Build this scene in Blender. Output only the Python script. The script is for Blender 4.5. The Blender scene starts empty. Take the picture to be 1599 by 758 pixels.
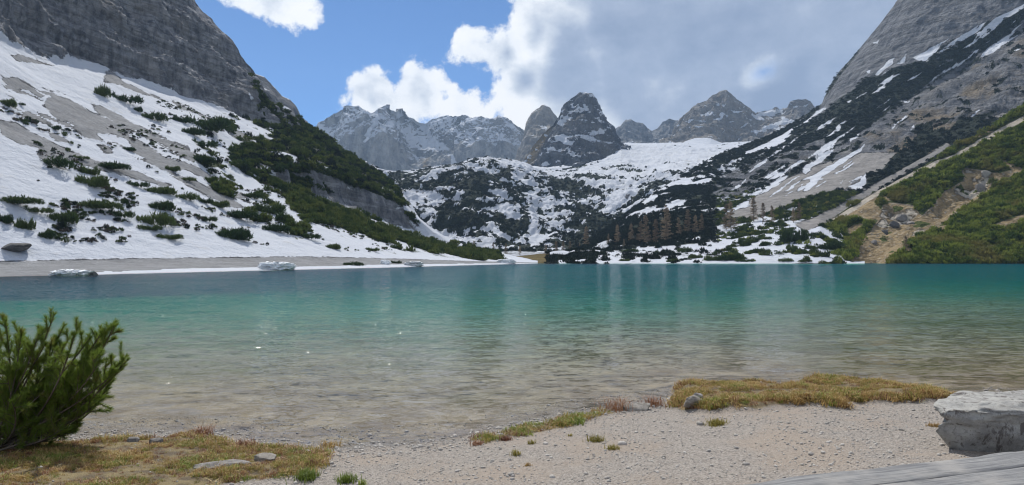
import bpy, math, random
import numpy as np
from mathutils import Vector
R = math.radians
rng = np.random.default_rng(7)
random.seed(7)
scene = bpy.context.scene
COL = scene.collection

# ------------------------------------------------------------------ camera
F, CX, CY, HY = 1042.0, 799.5, 379.0, 403.0       # focal length in px of a 1599 px wide frame, eye level at row 403
EYE = 2.2
PITCH = math.atan((HY - CY) / F)
cam_d = bpy.data.cameras.new('camera')
cam_d.sensor_width = 36.0
cam_d.lens = 36.0 * F / 1599.0
cam_d.clip_start = 0.05
cam_d.clip_end = 60000
cam = bpy.data.objects.new('camera', cam_d)
cam.location = (0, 0, EYE)
cam.rotation_euler = (math.pi / 2 + PITCH, 0, 0)
COL.objects.link(cam)
scene.camera = cam

# ------------------------------------------------------------------ light, exposure
SUN_AZ, SUN_EL = -16.0, 52.0                      # azimuth from +Y towards +X
scene.view_settings.view_transform = 'Standard'
scene.view_settings.look = 'None'
scene.view_settings.exposure = 0.24
scene.view_settings.gamma = 1.0
sun_d = bpy.data.lights.new('sun', 'SUN')
sun_d.energy = 4.1
sun_d.angle = R(0.5)
sun_d.color = (1.0, 0.955, 0.88)
sun = bpy.data.objects.new('sun', sun_d)
a, e = R(SUN_AZ), R(SUN_EL)
SUNV = Vector((math.sin(a) * math.cos(e), math.cos(a) * math.cos(e), math.sin(e)))
sun.rotation_euler = (-SUNV).to_track_quat('-Z', 'Y').to_euler()
sun.location = SUNV * 50
COL.objects.link(sun)
scene.cycles.use_denoising = True
scene.cycles.filter_width = 1.15
scene.cycles.max_bounces = 8
scene.cycles.diffuse_bounces = 3
scene.cycles.transparent_max_bounces = 12
scene.cycles.volume_bounces = 0
scene.cycles.caustics_reflective = False
scene.cycles.caustics_refractive = False
scene.cycles.sample_clamp_indirect = 6


class NT:
    """small helper to write node trees as expressions"""
    def __init__(s, tree):
        s.t = tree; s.n = tree.nodes; s.l = tree.links; s.n.clear()
    def node(s, kind, **kw):
        n = s.n.new(kind)
        for k, v in kw.items(): setattr(n, k, v)
        return n
    def put(s, sock, v):
        if v is None: return
        if isinstance(v, bpy.types.NodeSocket): s.l.new(v, sock)
        else:
            if isinstance(v, (tuple, list)) and len(v) == 3 and sock.type == 'RGBA': v = (*v, 1)
            sock.default_value = v
    def m(s, op, a, b=None, c=None, clamp=False):
        n = s.node('ShaderNodeMath', operation=op, use_clamp=clamp)
        s.put(n.inputs[0], a); s.put(n.inputs[1], b); s.put(n.inputs[2], c)
        return n.outputs[0]
    def v(s, op, a, b=None):
        n = s.node('ShaderNodeVectorMath', operation=op)
        s.put(n.inputs[0], a)
        if b is not None:
            if op == 'SCALE': s.put(n.inputs['Scale'], b)
            else: s.put(n.inputs[1], b)
        return n.outputs['Value'] if op in ('DOT_PRODUCT', 'LENGTH') else n.outputs[0]
    def ss(s, x, lo, hi, a=0.0, b=1.0):
        n = s.node('ShaderNodeMapRange', interpolation_type='SMOOTHSTEP')
        for i, q in enumerate((x, lo, hi, a, b)): s.put(n.inputs[i], q)
        return n.outputs[0]
    def lin(s, x, lo, hi, a=0.0, b=1.0):
        n = s.node('ShaderNodeMapRange')
        for i, q in enumerate((x, lo, hi, a, b)): s.put(n.inputs[i], q)
        return n.outputs[0]
    def mix(s, f, a, b):
        n = s.node('ShaderNodeMix', data_type='RGBA')
        s.put(n.inputs[0], f); s.put(n.inputs[6], a); s.put(n.inputs[7], b)
        return n.outputs[2]
    def noise(s, vec, scale, detail=6, rough=0.55, dist=0.0):
        n = s.node('ShaderNodeTexNoise')
        s.put(n.inputs['Vector'], vec); s.put(n.inputs['Scale'], scale); s.put(n.inputs['Detail'], detail)
        s.put(n.inputs['Roughness'], rough); s.put(n.inputs['Distortion'], dist)
        return n.outputs['Fac']
    def vor(s, vec, scale, feature='F1', out='Distance'):
        n = s.node('ShaderNodeTexVoronoi', feature=feature)
        s.put(n.inputs['Vector'], vec); s.put(n.inputs['Scale'], scale)
        return n.outputs[out]
    def comb(s, x, y, z):
        n = s.node('ShaderNodeCombineXYZ')
        s.put(n.inputs[0], x); s.put(n.inputs[1], y); s.put(n.inputs[2], z)
        return n.outputs[0]
    def sep(s, v):
        n = s.node('ShaderNodeSeparateXYZ'); s.put(n.inputs[0], v)
        return n.outputs
    def attr(s, name):
        return s.node('ShaderNodeAttribute', attribute_name=name).outputs['Fac']
    def bump(s, h, strength, dist, normal=None):
        n = s.node('ShaderNodeBump'); s.put(n.inputs['Height'], h)
        n.inputs['Strength'].default_value = strength; n.inputs['Distance'].default_value = dist
        if normal is not None: s.l.new(normal, n.inputs['Normal'])
        return n.outputs[0]
    def scol(s, c, f):
        n = s.node('ShaderNodeVectorMath', operation='SCALE')
        s.put(n.inputs[0], c); s.put(n.inputs['Scale'], f)
        return n.outputs[0]


# ------------------------------------------------------------------ sky: clear blue with cumulus and a broad grey cloud
world = bpy.data.worlds.new('World')
scene.world = world
world.use_nodes = True
world.cycles.sampling_method = 'NONE'


def build_world():
    T = NT(world.node_tree)
    sky = T.node('ShaderNodeTexSky', sky_type='NISHITA')
    sky.sun_disc = False
    sky.sun_elevation = R(SUN_EL); sky.sun_rotation = R(SUN_AZ)
    sky.altitude = 1700; sky.air_density = 0.85; sky.dust_density = 0.0; sky.ozone_density = 6.0
    d = T.node('ShaderNodeTexCoord').outputs['Generated']
    x, y, z = T.sep(d)
    az = T.m('MULTIPLY', T.m('ARCTAN2', x, y), 57.2958)
    el = T.m('MULTIPLY', T.m('ARCSINE', z), 57.2958)

    def angle(px, py):
        A = math.atan((px - CX) / F)
        return math.degrees(A), math.degrees(math.atan((HY - py) / F * math.cos(A)))
    warp = T.noise(d, 5.0, 2, 0.5)
    warp2 = T.noise(T.v('ADD', d, (3.1, 7.7, 1.3)), 5.0, 2, 0.5)
    az_w = T.m('ADD', az, T.m('MULTIPLY', T.m('SUBTRACT', warp, 0.5), 5.0))
    el_w = T.m('ADD', el, T.m('MULTIPLY', T.m('SUBTRACT', warp2, 0.5), 3.5))

    def blob(px, py, rx, ry):
        A, E = angle(px, py)
        k = math.degrees(1 / F)
        u = T.m('DIVIDE', T.m('SUBTRACT', az_w, A), rx * k)
        v = T.m('DIVIDE', T.m('SUBTRACT', el_w, E), ry * k)
        r = T.m('SQRT', T.m('ADD', T.m('MULTIPLY', u, u), T.m('MULTIPLY', v, v)))
        return T.m('MULTIPLY', T.m('SUBTRACT', 1.0, r), min(rx, ry) / 60.0)

    def union(bs):
        o = bs[0]
        for b in bs[1:]: o = T.m('SMOOTH_MAX', o, b, 0.12)
        return o
    cumulus = union([blob(590, 165, 50, 56), blob(660, 158, 52, 50), blob(715, 178, 60, 42), blob(620, 195, 90, 40),
                     blob(785, 92, 60, 66), blob(840, 50, 60, 90), blob(770, 172, 40, 30), blob(820, 140, 70, 70),
                     blob(400, -22, 90, 58), blob(420, 18, 36, 24), blob(330, -25, 40, 35), blob(362, 58, 16, 8)])
    broad = union([blob(1230, 60, 380, 270), blob(900, 120, 110, 170), blob(1000, -120, 170, 220)])
    hole = blob(1197, 103, 15, 9)
    # the rest of the sky goes on with scattered cumulus
    gen = T.noise(d, 2.6, 3, 0.5)
    outside = T.m('MAXIMUM', T.ss(el, 24, 40), T.ss(T.m('ABSOLUTE', az), 46, 62))
    gen = T.m('SUBTRACT', T.m('MULTIPLY', T.m('SUBTRACT', gen, 0.50), 6.0), T.m('MULTIPLY', T.m('SUBTRACT', 1.0, outside), 4.0))
    base = T.m('SMOOTH_MAX', T.m('SMOOTH_MAX', cumulus, broad, 0.25), gen, 0.1)
    def billow(vec, det):
        b = T.noise(vec, 10.0, det, 0.62)
        v1 = T.vor(vec, 30.0)
        return T.m('ADD', T.m('MULTIPLY', T.m('SUBTRACT', b, 0.5), 2.3), T.m('MULTIPLY', T.m('SUBTRACT', 0.45, v1), 0.35))
    wv = T.v('ADD', d, T.v('SCALE', T.comb(T.m('SUBTRACT', warp, 0.5), 0.0, T.m('SUBTRACT', warp2, 0.5)), 0.04))
    n0 = billow(wv, 7)
    n1 = billow(T.v('ADD', wv, (-0.010, 0.0, 0.020)), 5)
    dens = T.m('ADD', base, T.m('MULTIPLY', n0, 0.9))
    gap = T.m('ADD', hole, T.m('MULTIPLY', n0, 0.35))
    alpha = T.m('MULTIPLY', T.ss(dens, -0.02, 0.20), T.m('SUBTRACT', 1.0, T.m('MULTIPLY', T.ss(gap, -0.12, 0.3), 0.9)))
    relief = T.m('SUBTRACT', n0, n1)
    # how much of the light gets through: thin towards the sun = white, thick = grey
    soft = T.noise(d, 4.0, 3, 0.5)
    soft2 = T.noise(T.v('MULTIPLY', d, (1.0, 1.0, 1.8)), 9.0, 5, 0.6)
    thick = T.m('ADD', T.m('MULTIPLY', T.ss(base, 0.3, 1.5), 0.80), T.m('ADD', T.m('MULTIPLY', T.m('SUBTRACT', soft, 0.5), 1.0), T.m('MULTIPLY', T.m('SUBTRACT', soft2, 0.5), 0.95)))
    low = T.ss(T.m('SUBTRACT', cumulus, base), -0.2, 0.3)
    thick = T.m('ADD', thick, 0.0, clamp=True)
    thick = T.m('SUBTRACT', thick, T.m('MULTIPLY', T.ss(gap, -0.42, 0.3), 0.6))
    lit = T.m('ADD', T.m('SUBTRACT', 1.0, thick), T.m('MULTIPLY', relief, T.lin(thick, 0, 1, 0.5, 0.12)), clamp=True)
    ramp = T.node('ShaderNodeValToRGB')
    T.put(ramp.inputs[0], lit)
    els = ramp.color_ramp.elements
    els[0].position = 0.0; els[0].color = (0.25, 0.315, 0.45, 1)
    els[1].position = 1.0; els[1].color = (0.98, 0.98, 0.98, 1)
    for p, c in ((0.3, (0.36, 0.425, 0.555, 1)), (0.6, (0.62, 0.67, 0.75, 1)), (0.82, (0.90, 0.92, 0.95, 1))):
        q = els.new(p); q.color = c
    SKY = 0.088
    cloud = T.scol(ramp.outputs[0], 0.94 / SKY)
    col = T.mix(alpha, T.v('MULTIPLY', sky.outputs[0], (0.80, 1.0, 1.12)), cloud)
    bg = T.node('ShaderNodeBackground')
    T.put(bg.inputs[0], col); bg.inputs[1].default_value = SKY
    out = T.node('ShaderNodeOutputWorld')
    T.l.new(bg.outputs[0], out.inputs[0])


build_world()

# ------------------------------------------------------------------ maths
CP, SP = math.cos(PITCH), math.sin(PITCH)


def at(px, py, D):
    """world point seen at photo pixel (px, py) standing D metres ahead"""
    u = (np.asarray(px, float) - CX) / F; w = (CY - np.asarray(py, float)) / F
    yy = CP - w * SP; zz = SP + w * CP
    k = np.asarray(D, float) / yy
    return np.stack(np.broadcast_arrays(u * k, np.asarray(D, float) * np.ones_like(u), EYE + zz * k), -1)


def project(P):
    x, y, z = P[..., 0], P[..., 1], P[..., 2] - EYE
    f = y * CP + z * SP; up = -y * SP + z * CP
    f = np.where(f < 0.01, 0.01, f)
    return CX + F * x / f, CY - F * up / f


def water_D(py):
    w = (CY - py) / F
    return EYE / -((SP + w * CP) / (CP - w * SP))


_perm = np.random.default_rng(3).permutation(256).astype(np.int32)
_perm = np.concatenate([_perm, _perm])
_g = np.random.default_rng(4).normal(size=(256, 3)); _g /= np.linalg.norm(_g, axis=1)[:, None]
_g = _g.astype(np.float32)


def pnoise(P):
    P = np.asarray(P, np.float32)
    i = np.floor(P).astype(np.int32); f = P - i; i &= 255
    u = f * f * f * (f * (f * 6 - 15) + 10)
    out = 0
    for dx in (0, 1):
        wx = u[..., 0] if dx else 1 - u[..., 0]
        ix = _perm[(i[..., 0] + dx) & 255]
        for dy in (0, 1):
            wy = u[..., 1] if dy else 1 - u[..., 1]
            iy = _perm[ix + ((i[..., 1] + dy) & 255)]
            for dz in (0, 1):
                wz = u[..., 2] if dz else 1 - u[..., 2]
                g = _g[_perm[iy + ((i[..., 2] + dz) & 255)]]
                dot = g[..., 0] * (f[..., 0] - dx) + g[..., 1] * (f[..., 1] - dy) + g[..., 2] * (f[..., 2] - dz)
                out = out + wx * wy * wz * dot
    return out * 1.5


def fbm(P, o=5, gain=0.5, off=0.0):
    P = np.asarray(P, np.float32) + np.float32(off); s = 0; a = 1; n = 0
    for k in range(o):
        s = s + a * pnoise(P); n += a; a *= gain; P = P * 2.03 + 11.7
    return s / n


def ridged(P, o=5, gain=0.55, off=0.0):
    P = np.asarray(P, np.float32) + np.float32(off); s = 0; a = 1; n = 0
    for k in range(o):
        s = s + a * (1 - np.abs(pnoise(P)) * 2.0); n += a; a *= gain; P = P * 2.07 + 5.3
    return s / n


def sdist(px, py, poly):
    """signed distance in px to a polygon, negative inside"""
    poly = np.asarray(poly, float); d = np.full(px.shape, 1e9); inside = np.zeros(px.shape, bool)
    n = len(poly)
    for k in range(n):
        ax, ay = poly[k]; bx, by = poly[(k + 1) % n]
        ex, ey = bx - ax, by - ay; L = ex * ex + ey * ey + 1e-9
        t = np.clip(((px - ax) * ex + (py - ay) * ey) / L, 0, 1)
        d = np.minimum(d, (px - ax - t * ex) ** 2 + (py - ay - t * ey) ** 2)
        if ay != by:
            c = ((ay > py) != (by > py)) & (px < (bx - ax) * (py - ay) / (by - ay) + ax)
            inside ^= c
    return np.where(inside, -1, 1) * np.sqrt(d)


def pm(px, py, poly, soft=4.0):
    p = np.asarray(poly, float); m = 3 * soft
    sel = (px > p[:, 0].min() - m) & (px < p[:, 0].max() + m) & (py > p[:, 1].min() - m) & (py < p[:, 1].max() + m)
    o = np.zeros(px.shape)
    if sel.any(): o[sel] = np.clip(0.5 - sdist(px[sel], py[sel], poly) / (2 * soft), 0, 1)
    return o


def pms(px, py, polys, soft=4.0):
    o = np.zeros(px.shape)
    for p in polys: o = np.maximum(o, pm(px, py, p, soft))
    return o


def sst(x, a, b):
    t = np.clip((x - a) / (b - a), 0, 1)
    return t * t * (3 - 2 * t)


# ------------------------------------------------------------------ meshes
def mesh_from(name, V, faces_flat, loop_tot, mats, smooth=True, attrs=None, mat_idx=None):
    me = bpy.data.meshes.new(name)
    V = np.ascontiguousarray(V, np.float32).reshape(-1, 3)
    me.vertices.add(len(V)); me.vertices.foreach_set('co', V.ravel())
    faces_flat = np.ascontiguousarray(faces_flat, np.int32).ravel()
    loop_tot = np.ascontiguousarray(loop_tot, np.int32)
    if len(loop_tot):
        me.loops.add(len(faces_flat)); me.loops.foreach_set('vertex_index', faces_flat)
        me.polygons.add(len(loop_tot))
        st = np.concatenate([[0], np.cumsum(loop_tot)[:-1]]).astype(np.int32)
        me.polygons.foreach_set('loop_start', st)
        me.polygons.foreach_set('use_smooth', np.full(len(loop_tot), smooth, bool))
    if mat_idx is not None: me.polygons.foreach_set('material_index', np.ascontiguousarray(mat_idx, np.int32))
    for m in (mats if isinstance(mats, (list, tuple)) else [mats]):
        if m: me.materials.append(m)
    me.update(calc_edges=True)
    for k, v in (attrs or {}).items():
        v = np.asarray(v, np.float32)
        if v.ndim == 2:
            at_ = me.attributes.new(k, 'FLOAT_VECTOR', 'POINT'); at_.data.foreach_set('vector', v.ravel())
        else:
            at_ = me.attributes.new(k, 'FLOAT', 'POINT'); at_.data.foreach_set('value', v.ravel())
    me.validate()
    return me


def grid_faces(r, c, flip=False):
    i = np.arange(r * c).reshape(r, c)
    q = np.stack([i[:-1, :-1], i[:-1, 1:], i[1:, 1:], i[1:, :-1]], -1).reshape(-1, 4)
    return q[:, ::-1] if flip else q


def link(name, me, parent=None, **props):
    o = bpy.data.objects.new(name, me)
    COL.objects.link(o)
    if parent is not None: o.parent = parent
    for k, v in props.items(): o[k] = v
    return o


def tri_mesh(name, V, Fc, mats, smooth=False, attrs=None, mat_idx=None):
    Fc = np.asarray(Fc)
    return mesh_from(name, V, Fc, np.full(len(Fc), Fc.shape[1]), mats, smooth, attrs, mat_idx)


# ------------------------------------------------------------------ materials
def new_mat(name):
    m = bpy.data.materials.new(name); m.use_nodes = True
    return m, NT(m.node_tree)


def finish(T, col, rough=0.9, normal=None, spec=0.2, sub=None):
    p = T.node('ShaderNodeBsdfPrincipled')
    T.put(p.inputs['Base Color'], col); T.put(p.inputs['Roughness'], rough)
    p.inputs['Specular IOR Level'].default_value = spec
    if normal is not None: T.l.new(normal, p.inputs['Normal'])
    o = T.node('ShaderNodeOutputMaterial'); T.l.new(p.outputs[0], o.inputs[0])
    return p


def terrain_mat(name, s, rock=((0.095, 0.103, 0.12), (0.27, 0.272, 0.28)), veg=(0.022, 0.036, 0.016), veg2=(0.04, 0.055, 0.02),
                scree=(0.215, 0.22, 0.228), tan=(0.30, 0.24, 0.15), warm=(0.27, 0.25, 0.22), snow=(0.535, 0.565, 0.62), strata=0.5, edge=0.55):
    m, T = new_mat(name)
    P = T.node('ShaderNodeNewGeometry').outputs['Position']
    big = T.noise(P, 1 / (s * 45), 4)
    mid = T.noise(P, 1 / (s * 9), 8, 0.62)
    fine = T.noise(P, 1 / (s * 1.7), 5, 0.6)
    vs = T.v('MULTIPLY', P, (1, 1, 0.13))
    streak = T.noise(vs, 1 / (s * 5), 7, 0.65)
    x, y, z = T.sep(P)
    tilt = T.m('ADD', z, T.m('MULTIPLY', x, 0.18))
    lay = T.noise(T.comb(T.m('MULTIPLY', x, 0.08), T.m('MULTIPLY', y, 0.08), tilt), 1 / (s * 4), 6, 0.6)
    rk = T.mix(T.ss(T.m('ADD', T.m('MULTIPLY', streak, 0.6), T.m('MULTIPLY', mid, 0.4)), 0.36, 0.62), rock[0], rock[1])
    rk = T.mix(T.m('MULTIPLY', T.ss(lay, 0.46, 0.54), strata), rk, T.scol(rk, 0.55))  # darker bedding bands; shade of ledges and cracks is put into this colour too
    rk = T.mix(T.m('MULTIPLY', T.ss(big, 0.55, 0.75), 0.4), rk, warm)
    rk = T.mix(T.ss(fine, 0.55, 0.8), rk, T.scol(rk, 0.72))
    sc = T.scol(scree, T.lin(T.m('ADD', T.m('MULTIPLY', mid, .5), T.m('MULTIPLY', fine, .5)), 0.3, 0.7, 0.58, 1.32))
    tn = T.mix(T.ss(mid, 0.4, 0.62), tan, T.scol(tan, 0.62))
    tn = T.mix(T.ss(fine, 0.5, 0.72), tn, scree)
    vg = T.mix(T.ss(fine, 0.35, 0.65), veg, veg2)
    sn = T.scol(snow, T.lin(T.m('ADD', T.m('MULTIPLY', mid, .6), T.m('MULTIPLY', fine, .4)), 0.3, 0.75, 0.90, 1.0))
    sn = T.mix(T.m('MULTIPLY', T.ss(mid, 0.54, 0.72), 0.42), sn, (0.44, 0.43, 0.415))
    rag = T.m('MULTIPLY', T.m('SUBTRACT', T.m('ADD', T.m('MULTIPLY', mid, 0.5), T.m('MULTIPLY', fine, 0.5)), 0.5), edge * 2)

    def th(nm, w=0.10):
        return T.ss(T.m('ADD', T.attr(nm), rag), 0.5 - w, 0.5 + w)
    fs, fsn, fv, ft = th('scree'), th('snow', 0.06), th('veg'), th('tan', 0.2)
    c = T.mix(ft, rk, tn); c = T.mix(fs, c, sc); c = T.mix(fsn, c, sn); c = T.mix(fv, c, vg)
    h = T.m('ADD', T.m('ADD', T.m('MULTIPLY', mid, 1.0), T.m('MULTIPLY', lay, strata * 1.6)), T.m('ADD', T.m('MULTIPLY', fine, 0.4), T.m('MULTIPLY', streak, 0.8)))
    soft = T.m('SUBTRACT', 1.0, T.m('MULTIPLY', T.m('MAXIMUM', fsn, fs), 0.74))
    h = T.m('MULTIPLY', h, soft)
    finish(T, c, 0.92, T.bump(h, 1.0, s * 4.2), 0.1)
    return m


def foliage_mat(name, c1, c2, c3=None, trans=0.25, scale=1.5):
    m, T = new_mat(name)
    geo = T.node('ShaderNodeNewGeometry')
    rnd = T.node('ShaderNodeObjectInfo').outputs['Random']
    n = T.noise(geo.outputs['Position'], scale, 3)
    f = T.m('ADD', T.m('MULTIPLY', rnd, 0.72), T.m('MULTIPLY', geo.outputs['Random Per Island'], 0.28))
    c = T.mix(T.ss(f, 0.2, 0.8), c1, c2)
    if c3: c = T.mix(T.ss(n, 0.5, 0.68), c, c3)
    d = T.node('ShaderNodeBsdfPrincipled'); T.put(d.inputs['Base Color'], c)
    d.inputs['Roughness'].default_value = 0.55; d.inputs['Specular IOR Level'].default_value = 0.25
    t = T.node('ShaderNodeBsdfTranslucent'); T.put(t.inputs[0], c)
    mx = T.node('ShaderNodeMixShader'); mx.inputs[0].default_value = trans
    T.l.new(d.outputs[0], mx.inputs[1]); T.l.new(t.outputs[0], mx.inputs[2])
    o = T.node('ShaderNodeOutputMaterial'); T.l.new(mx.outputs[0], o.inputs[0])
    return m


def stone_mat(name, c1, c2, c3, s, stain=0.0, relief=True):
    m, T = new_mat(name)
    P = T.node('ShaderNodeTexCoord').outputs['Object']
    rnd = T.node('ShaderNodeObjectInfo').outputs['Random']
    P = T.v('ADD', P, T.comb(T.m('MULTIPLY', rnd, 37.0), 0.0, 0.0))
    a = T.noise(P, 3 / s, 8, 0.65); b = T.noise(P, 14 / s, 6, 0.6)
    st = T.noise(T.v('MULTIPLY', P, (1.0, 1.0, 0.35)), 4.5 / s, 6, 0.7, 0.6)
    c = T.mix(T.ss(a, 0.35, 0.65), c1, c2)
    c = T.mix(T.ss(b, 0.52, 0.7), c, c3)
    c = T.scol(c, T.lin(rnd, 0, 1, 0.8, 1.15))
    if stain: c = T.mix(T.m('MULTIPLY', T.ss(st, 0.54, 0.62), stain), c, (0.085, 0.07, 0.065))
    h = T.m('ADD', a, T.m('MULTIPLY', b, 0.3))
    finish(T, c, 0.88, T.bump(h, 0.8, 0.06 * s) if relief else None, 0.2)
    return m


# ------------------------------------------------------------------ terrain layers
def blur_rows(A, k):
    if k <= 0: return A
    P = np.concatenate([np.repeat(A[:1], k, 0), A, np.repeat(A[-1:], k, 0)], 0)
    w = np.hanning(2 * k + 3)[1:-1]; w /= w.sum()
    return sum(w[j] * P[j:j + len(A)] for j in range(2 * k + 1))


def normals(V):
    du = np.gradient(V, axis=1); dv = np.gradient(V, axis=0)
    n = np.cross(du, dv); n /= np.linalg.norm(n, axis=-1, keepdims=True) + 1e-9
    return n


class Layer:
    def __init__(s, name, lines, px0, px1, dx, rows, blur=6, back=0.3):
        s.name = name
        px = np.arange(px0, px1 + dx / 2, dx); s.px = px
        Ls = []
        for L in lines:
            L = np.array(L, float); L = L[np.argsort(L[:, 0])]
            Ls.append(at(px, np.interp(px, L[:, 0], L[:, 1]), np.interp(px, L[:, 0], L[:, 2])))
        pos, t = [], []
        for k in range(len(Ls) - 1):
            n = rows[k]
            for j in range(n):
                q = j / n; pos.append(Ls[k] * (1 - q) + Ls[k + 1] * q); t.append(k + q)
        pos.append(Ls[-1]); t.append(len(Ls) - 1.0)
        V = np.array(pos); crest = V[-1].copy()
        V = blur_rows(V, blur); V[-1] = crest; V[0] = Ls[0]
        s.nfront = len(V)
        rad = crest[:, :2] / np.linalg.norm(crest[:, :2], axis=1)[:, None]
        ext = []
        for b in (0.02, 0.05, 0.1, 0.18, back):
            e = crest.copy(); Dd = crest[:, 1:2] * b
            e[:, :2] += rad * Dd; e[:, 2:] -= Dd * 0.8 * (0.3 + b / 0.3 * 0.7)
            ext.append(e); t.append(len(Ls) - 1 + b)
        s.V = np.concatenate([V, np.array(ext)], 0)
        s.t = np.repeat(np.array(t)[:, None], len(px), 1)
        s.nl = len(Ls) - 1
        s.ppx, s.ppy = project(s.V)
        s.front = np.zeros(s.V.shape[:2], bool); s.front[:s.nfront] = True
        s.attrs = {}

    def displace(s, amount):
        s.V = s.V + normals(s.V) * amount[..., None]

    def done(s):
        s.N = normals(s.V)
        s.ppx, s.ppy = project(s.V)

    def build(s, mat, **props):
        r, c = s.V.shape[:2]
        A = {k: np.clip(v, -1, 2).ravel() for k, v in s.attrs.items()}
        for k in ('snow', 'veg', 'scree', 'tan'): A.setdefault(k, np.zeros(r * c))
        me = mesh_from(s.name, s.V, grid_faces(r, c), np.full((r - 1) * (c - 1), 4), mat, True, A)
        s.obj = link(s.name, me, kind='structure', **props)
        return s.obj

    def point(s, px, py):
        d = (s.ppx[:s.nfront] - px) ** 2 + (s.ppy[:s.nfront] - py) ** 2
        i = np.unravel_index(np.argmin(d), d.shape)
        return s.V[i]


def n3(V, wl, sq=1.0):
    P = V / wl
    if sq != 1.0: P = P * np.array([1, 1, sq])
    return P


LAYERS = {}

# --- left mountain: lake bench, snow and scree slope, pine belt, slab cliff
W = lambda py: water_D(py)
L = Layer('left_mountain', [
    [(-500, 436, 62), (0, 432.5, W(432)), (150, 429.5, W(429)), (300, 425.6, W(425)), (450, 422, W(421.5)), (600, 418.4, W(418)), (700, 415.6, W(415.2)), (800, 412.8, W(412.5)), (840, 412, 268)],
    [(-500, 419, 95), (0, 416, 112), (150, 412, 122), (300, 409, 136), (450, 407.5, 152), (560, 407, 172), (650, 407, 195), (700, 408, 215), (760, 409, 240), (840, 410.5, 276)],
    [(-500, 285, 130), (0, 247, 143), (150, 262, 166), (300, 276, 190), (380, 290, 220), (430, 288, 240), (500, 302, 262), (560, 326, 282), (620, 355, 290), (650, 369, 295), (700, 384, 300), (760, 396, 300), (840, 408, 288)],
    [(-500, 190, 152), (0, 142, 176), (150, 172, 212), (300, 202, 245), (380, 235, 258), (430, 240, 258), (500, 262, 272), (560, 283, 290), (620, 312, 297), (650, 343, 301), (700, 378, 305), (760, 393, 304), (840, 407, 290)],
    [(-500, 30, 185), (0, 66, 210), (60, 96, 228), (110, 104, 245), (165, 111, 262), (250, 142, 285), (330, 167, 305), (400, 190, 322), (430, 203, 330), (500, 222, 348), (560, 258, 350), (620, 299, 330), (650, 340, 312), (700, 376, 310), (760, 392.5, 308), (840, 406.5, 292)],
    [(-500, -420, 235), (0, -260, 258), (150, -150, 300), (250, -62, 332), (300, -4, 348), (318, 18, 352), (332, 30, 354), (345, 48, 356), (362, 63, 358), (385, 95, 362), (398, 110, 364), (412, 134, 365), (430, 158, 367), (450, 176, 370), (470, 190, 374), (490, 198, 378), (520, 219, 376), (560, 249, 368), (590, 270, 358), (620, 291, 345), (645, 330, 330), (660, 350, 322), (700, 373, 318), (760, 391, 314), (840, 406, 296)],
], -500, 840, 1.7, [14, 90, 45, 60, 150], blur=5)
px, py, t = L.ppx.copy(), L.ppy.copy(), L.t
wob = fbm(n3(L.V, 14), 4); wob2 = fbm(n3(L.V, 14), 4, off=50)
px += wob * 14; py += wob2 * 8
cliff = sst(t + wob * 0.05, 3.98, 4.08) * sst(-px, -520, -420)
lowcliff = pm(px, py, [(440, 262), (490, 268), (540, 285), (600, 308), (640, 340), (652, 362), (615, 352), (560, 330), (500, 305), (450, 292), (415, 282)], 8)
rock = np.maximum(cliff, lowcliff)
slope = np.clip(t - 1, 0, 1)
amp_s = 2.2 * slope
d = amp_s * fbm(n3(L.V, 38), 3) * (1 - cliff) + 0.35 * slope * fbm(n3(L.V, 5), 4) * (1 - cliff)
d += cliff * (5.0 * fbm(n3(L.V, 45), 3) + 8.0 * (ridged(n3(L.V, 34, 0.4), 6) - 0.6) + 2.2 * (ridged(n3(L.V, 9, 2.2), 5) - 0.6)
              + 1.5 * np.sin((L.V[..., 2] + L.V[..., 0] * 0.22 + 6 * wob) / 2.6)) * sst(5.15 - t, 0.0, 0.5)
d += lowcliff * (5.0 * (ridged(n3(L.V, 16, 0.25), 5) - 0.55) + 1.5 * fbm(n3(L.V, 5, 0.5), 4))
L.displace(d); L.done()
px, py = L.ppx + wob * 10, L.ppy + wob2 * 6
scree_polys = [
    [(3, 122), (25, 122), (50, 135), (73, 152), (60, 152), (45, 143), (20, 139), (6, 130)],
    [(62, 166), (80, 152), (105, 154), (140, 172), (170, 185), (205, 212), (230, 228), (262, 246), (300, 258), (330, 278), (322, 281), (290, 268), (250, 264), (236, 255), (215, 240), (198, 215), (180, 208), (150, 203), (163, 223), (140, 217), (122, 204), (116, 190), (95, 190), (78, 178)],
    [(135, 160), (160, 168), (215, 195), (280, 228), (330, 245), (345, 256), (300, 245), (255, 225), (200, 198), (160, 180)],
    [(0, 186), (20, 192), (40, 202), (85, 222), (125, 240), (150, 250), (195, 262), (270, 288), (262, 291), (200, 275), (150, 262), (95, 250), (112, 268), (85, 258), (62, 244), (58, 230), (30, 226), (0, 212)],
    [(278, 275), (300, 279), (335, 297), (360, 306), (382, 324), (372, 324), (345, 315), (310, 296)],
    [(160, 112), (172, 111), (195, 128), (225, 142), (250, 155), (258, 160), (225, 148), (190, 133), (163, 128)],
    [(76, 207), (92, 209), (110, 221), (108, 224), (90, 220)], [(150, 226), (165, 228), (178, 240), (160, 236)],
    [(268, 157), (290, 164), (320, 180), (345, 190), (330, 192), (300, 175), (280, 170)],
    [(345, 192), (380, 210), (420, 235), (400, 232), (360, 212)],
    [(400, 403), (450, 402), (520, 405), (500, 407), (430, 405)],
    [(20, 87), (35, 84), (62, 94), (84, 101), (50, 98), (25, 94)]]
scr = pms(px + 5 * fbm(n3(L.V, 4), 3, off=91), py + 3 * fbm(n3(L.V, 4), 3, off=92), scree_polys, 3.4)
strk = fbm(np.stack([(px * 0.45 - py) / 9, (px + py * 0.45) / 90, px * 0], -1), 3, off=9)
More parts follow.
